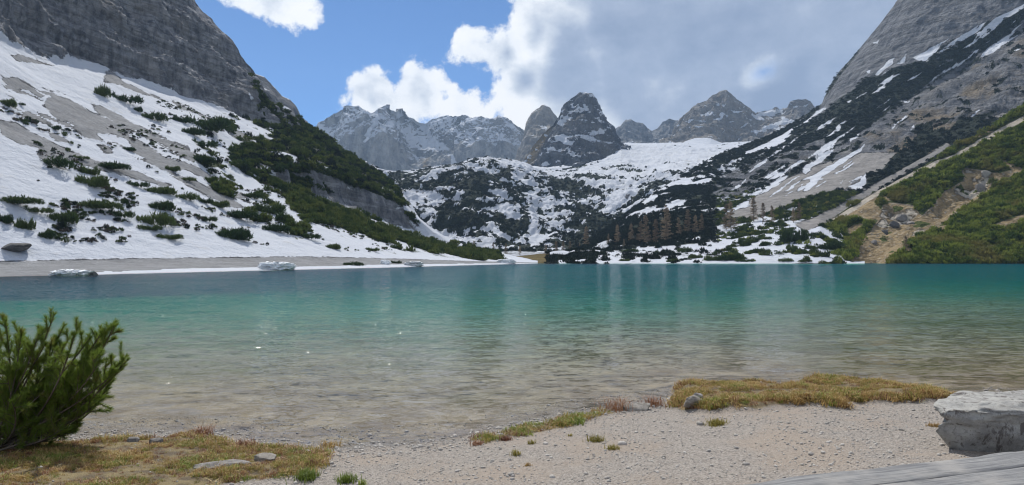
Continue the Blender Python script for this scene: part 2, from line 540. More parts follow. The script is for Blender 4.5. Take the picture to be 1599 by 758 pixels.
scr = np.maximum(scr, 0.75 * pm(px, py, [(0, 118), (140, 155), (330, 240), (400, 320), (380, 335), (240, 268), (120, 210), (0, 180)], 10) * (strk > 0.1))
bench = sst(1.02 - t, 0.0, 0.02) * sst(t, 0.30, 0.36)
bench_edge = np.interp(L.ppx, [-500, 0, 140, 300, 430, 560, 700, 800], [0.0, 0.0, 0.18, 0.36, 0.30, 0.36, 0.4, 0.5])
bsnow = (t < bench_edge + 0.10 * fbm(n3(L.V, 9), 3)) & (t < 1.0) & (px > 150)
scr = np.where(t < 1.0, np.where(bsnow, 0.0, 1.0), scr)
scr = np.where((t >= 1.0) & (t < 1.06), np.maximum(scr, sst(1.06 - t, 0.0, 0.05)), scr)
veg_polys = [
    [(432, 168), (470, 195), (520, 224), (565, 256), (618, 294), (650, 342), (655, 352), (620, 318), (580, 300), (540, 285), (500, 272), (450, 268), (410, 268), (375, 260), (350, 240), (372, 232), (400, 228), (420, 215), (440, 205), (425, 185)],
    [(440, 300), (500, 312), (545, 326), (610, 355), (660, 373), (720, 384), (770, 398), (790, 408), (745, 406), (725, 403), (690, 397), (640, 386), (590, 378), (560, 366), (520, 352), (480, 350), (455, 325)],
    [(360, 225), (420, 232), (440, 262), (520, 300), (470, 312), (420, 290), (380, 262)]]
veg = pms(px, py, veg_polys, 7)
hol = fbm(n3(L.V, 13), 3, off=31)
veg = veg * np.where(hol + 0.5 * fbm(n3(L.V, 5), 2, off=33) > 0.24, 0.15, 1.0)
sv = pm(px, py, [(330, 175), (440, 190), (440, 330), (560, 380), (700, 400), (600, 392), (480, 375), (400, 350), (330, 300), (300, 240)], 14)
veg = np.maximum(veg, sv * sst(fbm(n3(L.V, 9), 3, off=77), 0.10, 0.2) * 0.9)
veg *= (1 - 0.85 * lowcliff * sst(fbm(n3(L.V, 12, 0.4), 4, off=15), -0.1, 0.15)) * (1 - cliff) * (t > 1.02)
upper = pm(px, py, [(385, 110), (430, 160), (520, 222), (500, 240), (430, 215), (395, 195), (405, 160)], 8)
veg = np.maximum(veg, upper * sst(fbm(n3(L.V, 8), 3, off=5), -0.05, 0.1))
snow = np.ones_like(t) * (1 - np.maximum(cliff, lowcliff)) * (1 - scr)
snow[(t < 1.0) & bsnow] = 1.0
snow = np.maximum(snow, pms(px, py, [[(388, 142), (397, 152), (392, 155)]], 2))
snow *= 1 - 0.8 * pm(px, py, veg_polys[0], 6) * (hol < 0.30)
snow[~L.front] = 0
L.attrs = dict(snow=snow, veg=veg, scree=scr * (1 - cliff), tan=pm(px, py, [(0, 195), (60, 215), (150, 250), (200, 272), (150, 260), (60, 228), (0, 214)], 6) * 0.55)
L.build(terrain_mat('left_mountain_ground', 0.55, strata=0.6, edge=0.8, rock=((0.12, 0.13, 0.155), (0.33, 0.335, 0.35))), label='grey limestone slab mountain with a snow slope left of the lake')
LAYERS['left'] = L

# --- ridge behind the left slabs
L = Layer('back_ridge', [
    [(370, 260, 640), (520, 260, 640)],
    [(370, 85, 760), (392, 104, 760), (398, 114, 760), (412, 121, 765), (428, 136, 770), (440, 150, 775), (452, 156, 780), (462, 167, 780), (470, 184, 780), (480, 189, 780), (488, 199, 780), (505, 230, 780), (520, 255, 780)]],
    370, 520, 1.2, [90], blur=2)
w = fbm(n3(L.V, 60), 4)
L.displace((14 * (ridged(n3(L.V, 80, 0.5), 6) - 0.6) + 3 * w) * sst(1.2 - L.t, 0, 0.5)); L.done()
sn = sst(L.N[..., 2] + 0.5 * fbm(n3(L.V, 18), 5), 0.66, 0.85) * sst(-L.ppx, -480, -430)
L.attrs = dict(snow=sn)
L.build(terrain_mat('back_ridge_ground', 2.2), label='jagged rock ridge dusted with snow behind the left slabs')

# --- far massif
mass = [(460, 235), (482, 205), (494, 196), (506, 184), (520, 174), (533, 170), (541, 163), (552, 166), (560, 165), (568, 171), (580, 175), (589, 172), (598, 164), (607, 160), (613, 168), (618, 170), (624, 165), (632, 168), (640, 176), (652, 184), (664, 190), (676, 184), (692, 182), (706, 180), (722, 179), (738, 184), (752, 181), (765, 187), (780, 183), (795, 187), (806, 194), (818, 200), (840, 215), (870, 235)]
crestD = lambda q: 2150 + 90 * math.sin(q * 0.03) + 0.5 * (q - 650)
L = Layer('far_massif', [
    [(460, 285, 1780), (540, 285, 1850), (600, 288, 1900), (660, 280, 1880), (720, 265, 1950), (780, 262, 2000), (870, 270, 2000)],
    [(460, 262, 1900), (540, 262, 1990), (590, 264, 2020), (620, 266, 2030), (660, 266, 2010), (690, 262, 2030), (740, 250, 2080), (780, 252, 2110), (870, 262, 2100)],
    [(q, r + (262 - r) * 0.45, crestD(q) - 45) for q, r in mass],
    [(q, r, crestD(q) + 40) for q, r in mass]], 460, 870, 1.0, [16, 80, 70], blur=3)
t = L.t
rkm = sst(t, 0.98, 1.04)
xw = L.V + np.stack([fbm(n3(L.V, 240), 3, off=3), fbm(n3(L.V, 240), 3, off=13), 0 * t], -1) * 60
d = rkm * (52 * (ridged(n3(xw, 250, 0.22), 6) - 0.62) + 22 * (ridged(n3(xw, 70, 0.3), 5) - 0.6) + 12 * fbm(n3(L.V, 40), 4)) * sst(3.3 - t, 0.0, 0.6)
L.displace(d); L.done()
up = sst(t, 1.5, 2.3)
con = fbm(n3(xw, 38, 0.6), 5, off=21)
sn = sst(L.N[..., 2] * 0.75 + con * 0.75 + up * 0.42, 0.46, 0.7) * sst(t, 1.2, 1.7)
gul = pms(L.ppx + con * 10, L.ppy, [[(588, 178), (597, 176), (580, 205), (570, 225), (566, 222), (575, 200)], [(648, 180), (655, 184), (678, 215), (702, 232), (700, 236), (676, 224), (660, 205)],
                                  [(700, 240), (708, 242), (715, 255), (705, 262)]], 3)
sn = np.maximum(sn, gul)
sn = np.maximum(sn, (1 - rkm))
L.attrs = dict(snow=sn, tan=pm(L.ppx, L.ppy, [(655, 245), (675, 240), (672, 265), (655, 266)], 8) * 0.6)
L.build(terrain_mat('far_massif_ground', 5.0, rock=((0.19, 0.2, 0.22), (0.40, 0.40, 0.40)), strata=0.15, edge=0.9), label='long grey rock massif with snowy summits beyond the headwall')

# --- pale tooth left of the central peak
L = Layer('pale_tooth', [
    [(800, 275, 1500), (890, 275, 1500)],
    [(800, 258, 1640), (816, 215, 1680), (822, 192, 1690), (830, 178, 1695), (838, 170, 1700), (850, 164, 1700), (858, 169, 1700), (868, 180, 1700), (890, 215, 1700)]],
    800, 890, 0.9, [110], blur=2)
L.displace((26 * (ridged(n3(L.V, 90, 0.3), 5) - 0.6)) * sst(1.2 - L.t, 0, 0.5)); L.done()
L.attrs = dict(tan=0.35 + 0 * L.t, snow=sst(L.N[..., 2] + fbm(n3(L.V, 30), 4), 0.95, 1.1))
L.build(terrain_mat('pale_tooth_ground', 4.0, rock=((0.19, 0.19, 0.19), (0.33, 0.32, 0.31)), strata=0.2), label='pale grey rock tooth just behind the dark central peak')

# --- central peak
L = Layer('central_peak', [
    [(805, 285, 1240), (840, 285, 1110), (880, 290, 1080), (930, 278, 1100), (985, 245, 1280)],
    [(805, 268, 1270), (820, 262, 1230), (840, 262, 1180), (870, 268, 1150), (900, 258, 1150), (930, 248, 1170), (955, 236, 1230), (968, 228, 1290), (985, 228, 1320)],
    [(805, 262, 1290), (822, 250, 1260), (845, 222, 1240), (870, 212, 1220), (900, 208, 1215), (930, 206, 1230), (950, 214, 1270), (968, 224, 1310), (985, 227, 1330)],
    [(805, 260, 1300), (820, 250, 1290), (832, 226, 1290), (843, 210, 1290), (858, 194, 1290), (872, 178, 1290), (876, 168, 1290), (886, 158, 1290), (898, 149, 1290), (905, 145, 1290), (914, 144.5, 1290), (925, 146, 1290), (930, 153, 1290), (938, 170, 1295), (944, 178, 1300), (951, 189, 1305), (958, 194, 1310), (963, 208, 1315), (968, 220, 1325), (976, 224, 1330), (985, 226, 1340)]],
    805, 985, 0.8, [20, 70, 80], blur=3)
t = L.t
rk = sst(t + 0.3 * fbm(n3(L.V, 60), 3), 0.62, 0.72)
xw = L.V + np.stack([fbm(n3(L.V, 120), 3, off=3), fbm(n3(L.V, 120), 3, off=13), 0 * t], -1) * 40
d = rk * (34 * (ridged(n3(xw, 130, 0.45), 6) - 0.6) + 12 * (ridged(n3(xw, 36, 0.8), 5) - 0.6)) * sst(3.2 - t, 0, 0.5)
L.displace(d); L.done()
con = fbm(n3(xw, 26, 0.8), 5, off=21)
sn = 1 - rk
ledge = pms(L.ppx + con * 8, L.ppy + fbm(n3(L.V, 30), 3, off=8) * 8, [
    [(862, 212), (880, 210), (897, 220), (895, 226), (875, 222)], [(900, 212), (920, 208), (937, 220), (930, 223), (912, 218)],
    [(912, 164), (916, 166), (922, 178), (917, 178)], [(873, 190), (890, 175), (903, 172), (888, 180), (878, 200)], [(872, 180), (876, 168), (878, 178), (874, 190)],
    [(905, 145), (920, 145), (918, 148), (908, 148)], [(843, 232), (862, 228), (865, 234), (846, 236)], [(888, 164), (893, 157), (892, 165)],
    [(925, 204), (945, 202), (940, 208), (928, 208)], [(890, 232), (900, 240), (896, 242), (888, 236)], [(812, 258), (822, 250), (822, 256)], [(934, 178), (945, 172), (940, 180)],
    [(880, 186), (898, 182), (890, 188)]], 3.5)
lg = fbm(n3(xw, 22, 2.6), 5, gain=0.65, off=71)
sn = np.maximum(sn, np.clip(ledge * 1.1 + 0.9 * lg, 0, 1) * (ledge > 0.05))
sn = np.maximum(sn, 0.9 * rk * sst(lg, 0.13, 0.24))
sn = np.maximum(sn, 0.75 * sst(L.N[..., 2] + con * 0.9, 0.98, 1.1) * rk)
L.attrs = dict(snow=sn, tan=pm(L.ppx, L.ppy, [(806, 268), (830, 225), (872, 180), (850, 225), (830, 262)], 5) * 0.75)
L.build(terrain_mat('central_peak_ground', 3.2, rock=((0.062, 0.072, 0.092), (0.17, 0.18, 0.198)), strata=0.35, edge=0.95), label='dark horn-shaped rock peak with snow ledges at the valley head')

# --- small far teeth
L = Layer('far_teeth', [
    [(950, 245, 2150), (1080, 245, 2150)],
    [(950, 205, 2350), (962, 200, 2350), (970, 196, 2350), (977, 188, 2350), (985, 187, 2350), (995, 191, 2350), (1004, 192, 2350), (1010, 200, 2350), (1018, 205, 2350), (1026, 200, 2350), (1033, 191, 2350), (1041, 186, 2350), (1046, 183, 2350), (1051, 186, 2350), (1058, 188, 2350), (1064, 200, 2350), (1080, 215, 2350)]],
    950, 1080, 0.9, [80], blur=2)
L.displace(34 * (ridged(n3(L.V, 130, 0.35), 5) - 0.6) * sst(1.2 - L.t, 0, 0.5)); L.done()
L.attrs = dict(snow=np.maximum(sst(L.N[..., 2] + fbm(n3(L.V, 50), 4), 1.0, 1.15), sst(0.35 - L.t, 0, 0.08)))
L.build(terrain_mat('far_teeth_ground', 5.0, strata=0.2), label='small distant rock teeth between the two main peaks')

# --- peak on the right of the valley head
L = Layer('right_peak', [
    [(1030, 250, 1600), (1100, 235, 1600), (1180, 245, 1600), (1320, 230, 1600)],
    [(1030, 224, 1800), (1060, 220, 1780), (1085, 211, 1780), (1110, 210, 1770), (1140, 222, 1760), (1170, 218, 1780), (1200, 210, 1800), (1240, 196, 1820), (1320, 190, 1850)],
    [(1030, 222, 1860), (1055, 204, 1850), (1075, 185, 1850), (1100, 172, 1850), (1128, 166, 1850), (1160, 184, 1850), (1185, 192, 1870), (1200, 186, 1900), (1225, 180, 1920), (1240, 170, 1930), (1262, 168, 1930), (1275, 178, 1930), (1320, 190, 1930)],
    [(1030, 220, 1930), (1045, 214, 1930), (1055, 198, 1930), (1066, 184, 1930), (1078, 171, 1930), (1090, 161, 1930), (1102, 157, 1930), (1112, 149, 1930), (1124, 144, 1930), (1134, 142.5, 1930), (1142, 147, 1930), (1150, 154, 1930), (1160, 160, 1930), (1172, 171, 1930), (1180, 177, 1950), (1192, 173, 2000), (1204, 170, 2010), (1212, 165, 2010), (1218, 170, 2010), (1228, 167, 2000), (1234, 158, 1990), (1246, 153.5, 1990), (1258, 154, 1990), (1266, 156, 1990), (1272, 166, 1990), (1285, 178, 1990), (1320, 190, 1990)]],
    1030, 1320, 1.0, [20, 60, 60], blur=3)
t = L.t
rk = sst(t + 0.35 * fbm(n3(L.V, 90), 3), 0.72, 0.85)
xw = L.V + np.stack([fbm(n3(L.V, 150), 3, off=3), fbm(n3(L.V, 150), 3, off=13), 0 * t], -1) * 50
L.displace(rk * (36 * (ridged(n3(xw, 170, 0.5), 6) - 0.6) + 12 * (ridged(n3(xw, 45, 0.8), 5) - 0.6)) * sst(3.2 - t, 0, 0.5)); L.done()
con = fbm(n3(xw, 40), 5, off=21)
sn = 1 - rk
saddle = pms(L.ppx + con * 12, L.ppy + con * 6, [
    [(1176, 178), (1195, 170), (1226, 172), (1222, 178), (1195, 180), (1190, 190), (1180, 186)], [(1175, 206), (1200, 196), (1225, 185), (1240, 188), (1215, 200), (1180, 210)],
    [(1094, 178), (1112, 174), (1108, 180), (1096, 182)], [(1124, 176), (1134, 176), (1130, 190), (1120, 188)], [(1070, 190), (1080, 184), (1076, 192)],
    [(1138, 170), (1155, 174), (1152, 176), (1140, 174)], [(1126, 164), (1132, 162), (1128, 168)]], 3.5)
lg = fbm(n3(xw, 30, 2.6), 5, gain=0.65, off=71)
sn = np.maximum(sn, np.clip(saddle * 1.1 + 0.7 * lg, 0, 1) * (saddle > 0.05))
sn = np.maximum(sn, 0.85 * rk * sst(lg, 0.2, 0.3))
sn = np.maximum(sn, 0.7 * sst(L.N[..., 2] + con * 0.9, 1.0, 1.12))
L.attrs = dict(snow=sn, tan=0.42 + 0.4 * con)
L.build(terrain_mat('right_peak_ground', 4.2, rock=((0.16, 0.15, 0.145), (0.30, 0.285, 0.265)), tan=(0.28, 0.24, 0.195), strata=0.35, edge=0.9), label='brown-grey rock peak with snow patches right of the valley head')

# --- headwall and snow bowl in the middle of the valley
L = Layer('valley_headwall', [
    [(500, 414, 262), (1350, 414, 262)],
    [(500, 405, 310), (800, 406, 305), (900, 405, 310), (1000, 402, 320), (1350, 395, 340)],
    [(500, 385, 480), (700, 392, 500), (850, 390, 520), (960, 386, 520), (1350, 360, 520)],
    [(500, 268, 690), (540, 258, 690), (570, 260, 690), (600, 268, 690), (622, 286, 690), (650, 276, 705), (680, 265, 725), (710, 257, 750), (735, 249, 770), (765, 248, 780), (790, 252, 790), (815, 262, 800), (850, 280, 810), (900, 290, 810), (960, 288, 820), (1040, 270, 830), (1150, 250, 860), (1350, 230, 880)],
    [(500, 262, 980), (600, 270, 980), (640, 268, 980), (690, 263, 1000), (740, 255, 1050), (800, 258, 1120), (850, 263, 1140), (900, 258, 1180), (950, 240, 1250), (970, 226, 1350), (1000, 225, 1500), (1060, 223, 1650), (1120, 226, 1650), (1200, 222, 1650), (1350, 205, 1650)],
    [(500, 275, 1500), (650, 270, 1600), (800, 262, 1900), (970, 224, 2100), (1100, 224, 1900), (1350, 205, 1900)]],
    500, 1350, 1.3, [10, 40, 130, 90, 20], blur=8)
t = L.t
wv = fbm(n3(L.V, 120), 4)
d = sst(t, 1.4, 2.3) * (16 * fbm(n3(L.V, 170), 3) + 15 * (ridged(n3(L.V, 90, 0.5), 6, off=2) - 0.6) + 7 * (ridged(n3(L.V, 24, 0.7), 4, off=8) - 0.6) + 2 * fbm(n3(L.V, 9), 3)) * sst(5.5 - t, 0.5, 2.2) * (1 - 0.4 * sst(t, 3.0, 3.4))
L.displace(d); L.done()
px, py = L.ppx, L.ppy
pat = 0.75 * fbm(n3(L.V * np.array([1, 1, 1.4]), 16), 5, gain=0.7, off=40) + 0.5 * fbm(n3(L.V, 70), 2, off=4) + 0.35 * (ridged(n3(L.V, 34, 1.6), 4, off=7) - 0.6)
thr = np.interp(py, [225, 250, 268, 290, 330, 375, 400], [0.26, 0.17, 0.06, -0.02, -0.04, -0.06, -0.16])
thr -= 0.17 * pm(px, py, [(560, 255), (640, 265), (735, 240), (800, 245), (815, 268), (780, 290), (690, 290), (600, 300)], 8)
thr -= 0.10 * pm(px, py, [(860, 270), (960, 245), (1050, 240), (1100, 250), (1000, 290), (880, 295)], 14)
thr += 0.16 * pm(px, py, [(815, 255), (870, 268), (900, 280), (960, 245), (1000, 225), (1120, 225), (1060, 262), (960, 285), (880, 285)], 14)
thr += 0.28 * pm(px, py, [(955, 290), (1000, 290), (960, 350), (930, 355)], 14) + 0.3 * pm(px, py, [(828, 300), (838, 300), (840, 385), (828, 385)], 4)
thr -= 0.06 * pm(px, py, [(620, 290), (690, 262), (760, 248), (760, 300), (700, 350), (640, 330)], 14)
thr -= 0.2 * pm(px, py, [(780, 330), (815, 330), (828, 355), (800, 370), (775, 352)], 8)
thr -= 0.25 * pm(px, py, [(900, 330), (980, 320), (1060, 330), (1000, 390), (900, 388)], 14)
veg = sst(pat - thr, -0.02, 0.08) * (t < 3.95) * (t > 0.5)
meadow = pm(px, py, [(790, 404), (850, 398), (930, 404), (985, 407), (985, 416), (790, 416)], 2.5) + pm(px, py, [(680, 398), (800, 390), (960, 394), (960, 404), (700, 404)], 4) * 0.6
rkp = sst(ridged(n3(L.V, 45, 0.4), 4, off=7), 0.82, 0.9) * (t > 2.0) * (t < 3)
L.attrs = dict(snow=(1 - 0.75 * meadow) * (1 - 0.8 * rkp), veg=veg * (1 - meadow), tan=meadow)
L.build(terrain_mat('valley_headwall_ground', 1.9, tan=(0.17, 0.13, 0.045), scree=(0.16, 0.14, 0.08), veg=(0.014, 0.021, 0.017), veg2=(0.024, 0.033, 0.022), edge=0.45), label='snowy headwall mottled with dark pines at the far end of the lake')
LAYERS['head'] = L

# --- right mountain
L = Layer('right_mountain', [
    [(860, 413, 262), (1315, 412.5, 266), (1350, 406, 325), (2100, 400, 340)],
    [(860, 408, 285), (940, 404, 300), (1000, 400, 310), (1060, 396, 318), (1140, 385, 325), (1200, 372, 330), (1280, 355, 340), (1330, 350, 375), (1400, 340, 410), (1599, 320, 420), (2100, 300, 420)],
    [(860, 405, 320), (920, 396, 350), (960, 388, 370), (1000, 378, 385), (1060, 362, 400), (1140, 345, 420), (1200, 328, 430), (1280, 305, 445), (1400, 280, 470), (1599, 215, 490), (2100, 100, 480)],
    [(860, 404, 350), (900, 394, 420), (960, 365, 480), (1020, 330, 520), (1080, 308, 560), (1140, 290, 590), (1200, 268, 610), (1283, 235, 650), (1400, 165, 690), (1500, 110, 690), (1599, 55, 680), (2100, -150, 600)],
    [(860, 403, 360), (885, 397, 420), (905, 389, 460), (930, 372, 500), (960, 348, 560), (990, 325, 600), (1020, 302, 640), (1050, 283, 680), (1080, 266, 720), (1105, 251, 745), (1130, 238, 780), (1165, 226, 815), (1200, 212, 850), (1225, 200, 870), (1250, 185, 895), (1283, 162, 900), (1288, 150, 895), (1297, 132, 890), (1312, 110, 880), (1330, 90, 870), (1355, 60, 860), (1380, 30, 850), (1405, -4, 840), (1500, -110, 820), (1599, -200, 780), (2100, -500, 700)]],
    860, 2000, 1.6, [30, 40, 80, 160], blur=6)
t = L.t
px, py = L.ppx + 0, L.ppy + 0
slab = pm(px, py, [(1275, 185), (1283, 158), (1405, -10), (1500, -130), (1700, -300), (2100, -600), (2100, -200), (1700, -20), (1599, 8), (1540, 40), (1480, 70), (1430, 95), (1380, 110), (1345, 125), (1320, 150)], 8)
face = pm(px, py, [(1345, 200), (1400, 165), (1470, 115), (1540, 80), (1620, 40), (1700, 20), (1700, 200), (1599, 175), (1500, 190), (1460, 215), (1400, 235), (1350, 240)], 10)
bluff = pm(px, py, [(1105, 300), (1120, 265), (1200, 245), (1290, 215), (1350, 215), (1340, 240), (1250, 262), (1190, 290), (1130, 320)], 10)
rock = np.clip(slab + face + 0.7 * bluff, 0, 1)
d = sst(t, 1.0, 2.2) * (10 * fbm(n3(L.V, 110), 4) + 3.5 * fbm(n3(L.V, 22), 4)) * sst(4.3 - t, 0.2, 1.0)
d += rock * (13 * (ridged(n3(L.V, 75, 0.45), 6) - 0.6) + 4 * (ridged(n3(L.V, 18, 0.8), 4) - 0.6)) * sst(4.15 - t, 0, 0.4) * (1 - 0.55 * slab)
d += slab * 2.0 * fbm(n3(L.V, 16), 5)
L.displace(d); L.done()
wob = fbm(n3(L.V, 30), 4); wob2 = fbm(n3(L.V, 30), 4, off=50)
px, py = L.ppx + wob * 8, L.ppy + wob2 * 5
screep = pms(px, py, [[(1120, 345), (1170, 312), (1205, 290), (1250, 268), (1300, 250), (1345, 238), (1400, 238), (1380, 262), (1352, 282), (1345, 292), (1300, 300), (1240, 318), (1180, 340)],
                      [(1240, 352), (1290, 330), (1360, 290), (1420, 258), (1480, 220), (1484, 230), (1420, 268), (1370, 298), (1300, 345), (1260, 362)],
                      [(1540, 185), (1599, 165), (1660, 140), (1660, 190), (1599, 185)]], 4)
snowp = pms(px, py, [
    [(1162, 238), (1200, 222), (1240, 200), (1283, 168), (1292, 168), (1260, 190), (1230, 212), (1195, 232), (1165, 244)], [(1195, 224), (1215, 214), (1240, 208), (1225, 222), (1195, 236)],
    [(1128, 335), (1160, 318), (1172, 312), (1168, 320), (1140, 334)], [(1180, 305), (1215, 280), (1229, 273), (1222, 282), (1195, 300)], [(1232, 262), (1250, 248), (1258, 252), (1240, 264)],
    [(1250, 268), (1280, 242), (1300, 230), (1298, 240), (1275, 258), (1256, 272)], [(1248, 284), (1290, 262), (1340, 232), (1352, 222), (1342, 238), (1305, 262), (1285, 272), (1262, 300), (1252, 302), (1268, 280)],
    [(1304, 272), (1330, 256), (1334, 256), (1310, 272)], [(1322, 292), (1342, 284), (1355, 268), (1352, 288), (1340, 296)],
    [(1388, 200), (1415, 180), (1417, 182), (1392, 200)], [(1405, 158), (1425, 157), (1420, 161)], [(1366, 118), (1390, 92), (1400, 88), (1392, 100), (1372, 118)], [(1400, 100), (1418, 84), (1412, 100)],
    [(1425, 92), (1440, 85), (1470, 72), (1460, 86), (1445, 96)], [(1470, 80), (1500, 55), (1530, 38), (1520, 50), (1490, 70)], [(1535, 45), (1555, 30), (1580, 15), (1610, -2), (1600, 12), (1570, 32), (1550, 47)],
    [(1530, 92), (1545, 75), (1570, 58), (1585, 50), (1575, 64), (1550, 84)], [(1515, 82), (1530, 76), (1526, 82)], [(1580, 80), (1592, 74), (1588, 79)], [(1510, 184), (1530, 168), (1536, 166), (1522, 180)],
    [(1362, 68), (1375, 62), (1370, 68)], [(1320, 160), (1332, 155), (1328, 161)], [(1350, 112), (1360, 108), (1356, 114)], [(1420, 204), (1430, 195), (1428, 202)]], 2.0)
str_ = fbm(np.stack([(px * 0.55 + py * 0.83) / 7.0, (px * 0.83 - py * 0.55) / 75.0, 0 * px], -1), 3, off=23)
szone = pms(px, py, [[(1110, 330), (1180, 250), (1290, 180), (1340, 190), (1350, 280), (1240, 320)], [(1330, 150), (1420, 80), (1599, -10), (1599, 70), (1450, 130), (1360, 190)]], 14)
snowp = np.maximum(snowp, szone * sst(str_, 0.17, 0.27) * 0.9)
lowsnow = np.interp(L.ppx, [880, 940, 1000, 1150, 1220, 1290, 1330, 1345], [1, 1, 1, 1, 1, 1, 0.6, 0.0])
pat = 0.8 * fbm(n3(L.V, 15), 5, gain=0.7, off=40) + 0.4 * fbm(n3(L.V, 60), 2, off=4) + 0.35 * (ridged(n3(L.V, 32, 1.5), 4, off=7) - 0.6)
# patchy snow in the pines on the lower left flank, solid pines further up
thr = np.interp(L.ppx, [900, 1000, 1060, 1110, 1160, 1250, 1400], [-0.02, 0.0, -0.02, -0.10, -0.22, -0.3, -0.3])
thr -= 0.22 * pm(L.ppx, L.ppy, [(895, 340), (960, 325), (1010, 345), (1120, 320), (1110, 360), (1000, 388), (900, 392)], 8)
thr = np.where(t < 1.0, 0.16, thr)
low = pm(L.ppx, L.ppy, [(1120, 352), (1190, 335), (1260, 318), (1340, 290), (1360, 330), (1330, 372), (1345, 412), (1100, 412)], 8)
patl = fbm(n3(L.V, 9), 4, gain=0.65, off=60)
thr_l = np.interp(L.ppy, [300, 330, 350, 385, 400, 408], [-0.4, -0.2, 0.06, 0.12, 0.16, 0.3])
veg_up = sst(pat - thr, -0.02, 0.08)
veg_lo = sst(patl - thr_l, -0.02, 0.08)
veg = veg_up * (1 - low) + veg_lo * low
bank = pm(L.ppx, L.ppy, [(930, 413), (930, 404), (960, 392), (1010, 386), (1060, 383), (1110, 378), (1180, 385), (1180, 413)], 4)
pb = fbm(n3(L.V, 6), 3, off=90)
veg = veg * (1 - bank) + bank * sst(pb, 0.22, 0.3)
band = pms(px, py, [[(1283, 190), (1320, 150), (1352, 125), (1400, 112), (1470, 92), (1530, 52), (1599, 15), (1650, -5), (1650, 20), (1599, 36), (1540, 70), (1480, 110), (1420, 150), (1370, 190), (1330, 215), (1290, 225)],
                    [(1390, 262), (1420, 205), (1450, 190), (1520, 180), (1560, 172), (1500, 215), (1440, 245), (1400, 262), (1350, 290), (1352, 270)]], 5)
vrock = np.clip(slab + face * 0.9 + bluff * 0.75, 0, 1)
veg = veg * (1 - vrock) * (1 - screep * 0.97)
veg = np.maximum(veg, band * sst(fbm(n3(L.V, 18), 4, off=70) - 0.25 * np.abs(str_), -0.2, -0.08))
veg = np.maximum(veg, 0.9 * bluff * sst(fbm(n3(L.V, 16), 4, off=33), 0.0, 0.1))
veg = np.maximum(veg, 0.9 * face * sst(fbm(n3(L.V, 14), 4, off=36), 0.2, 0.26))
veg *= (1 - snowp)
snow_gen = (1 - vrock) * (1 - screep) * sst(-L.ppx, -1330, -1150) * (L.ppy > 230)
snow = np.maximum(snow_gen, np.maximum(low, bank) * (1 - screep))
snow = np.maximum(snow * (L.ppx < 1345), snowp)
snow[~L.front] *= 0.3
tan = face * (0.36 + 0.8 * fbm(n3(L.V, 40), 3)) + 0.7 * pm(px, py, [(1390, 235), (1450, 200), (1500, 190), (1480, 228), (1400, 262)], 8) + (L.ppx > 1345) * (1 - rock) * 0.4 * (t < 2.8)
L.attrs = dict(snow=snow, veg=veg, scree=screep * (1 - snowp), tan=tan)
L.build(terrain_mat('right_mountain_ground', 1.5, veg=(0.014, 0.021, 0.017), veg2=(0.026, 0.035, 0.022), scree=(0.23, 0.22, 0.21), rock=((0.10, 0.108, 0.125), (0.225, 0.23, 0.242)), tan=(0.215, 0.178, 0.13), strata=0.6, edge=0.6),
        label='rocky mountainside with pine bands and snow streaks right of the lake')
LAYERS['right'] = L

# --- near pine hillside on the right
L = Layer('pine_hillside', [
    [(1190, 399, 318), (1250, 406, 300), (1310, 412.5, 272), (1450, 412.5, 268), (1599, 412.5, 266), (2100, 412, 262)],
    [(1190, 396, 324), (1250, 388, 325), (1310, 375, 330), (1380, 350, 336), (1450, 335, 338), (1599, 290, 336), (2100, 150, 325)],
    [(1190, 393, 330), (1250, 366, 350), (1290, 348, 360), (1330, 322, 368), (1380, 293, 376), (1440, 260, 382), (1480, 236, 384), (1540, 205, 384), (1599, 166, 384), (1700, 110, 380), (2100, -40, 370)]],
    1190, 2000, 1.4, [120, 120], blur=8)
px, py, t = L.ppx + 0, L.ppy + 0, L.t
gully = pm(px, py, [(1334, 408), (1353, 376), (1379, 347), (1387, 322), (1427, 330), (1437, 347), (1458, 333), (1480, 304), (1511, 286), (1511, 267), (1527, 270), (1548, 276), (1537, 294), (1511, 312), (1472, 339), (1432, 360), (1392, 384), (1371, 408)], 7)
d = sst(t, 0.0, 0.4) * (5 * fbm(n3(L.V, 60), 4) + 1.2 * fbm(n3(L.V, 10), 4)) * sst(2.3 - t, 0, 0.8)
d -= gully * (1.0 + 3.0 * ridged(n3(L.V, 14, 0.6), 4))
L.displace(d); L.done()
wob = fbm(n3(L.V, 18), 4); px, py = L.ppx + wob * 7, L.ppy + fbm(n3(L.V, 18), 4, off=50) * 5
bare = pms(px, py, [[(1316, 338), (1340, 320), (1371, 298), (1366, 320), (1380, 335), (1362, 345), (1345, 342)], [(1545, 352), (1575, 342), (1599, 335), (1640, 330), (1640, 342), (1599, 346), (1560, 356)],
                     [(1548, 275), (1580, 265), (1600, 262), (1590, 275), (1560, 285)], [(1300, 375), (1335, 350), (1350, 350), (1330, 372)], [(1535, 378), (1560, 384), (1548, 388)]], 4)
gu = pm(px, py, [(1326, 412), (1347, 372), (1372, 343), (1380, 316), (1427, 322), (1440, 338), (1455, 325), (1474, 298), (1503, 282), (1505, 262), (1527, 264), (1556, 272), (1545, 298), (1518, 318), (1480, 345), (1438, 367), (1408, 388), (1382, 412), (1355, 412)], 4)
gu_old = pm(px, py, [(1330, 410), (1353, 376), (1379, 347), (1387, 322), (1427, 330), (1437, 347), (1458, 333), (1480, 304), (1511, 286), (1511, 267), (1527, 270), (1548, 276), (1537, 294), (1511, 312), (1472, 339), (1432, 360), (1400, 384), (1375, 410)], 4)
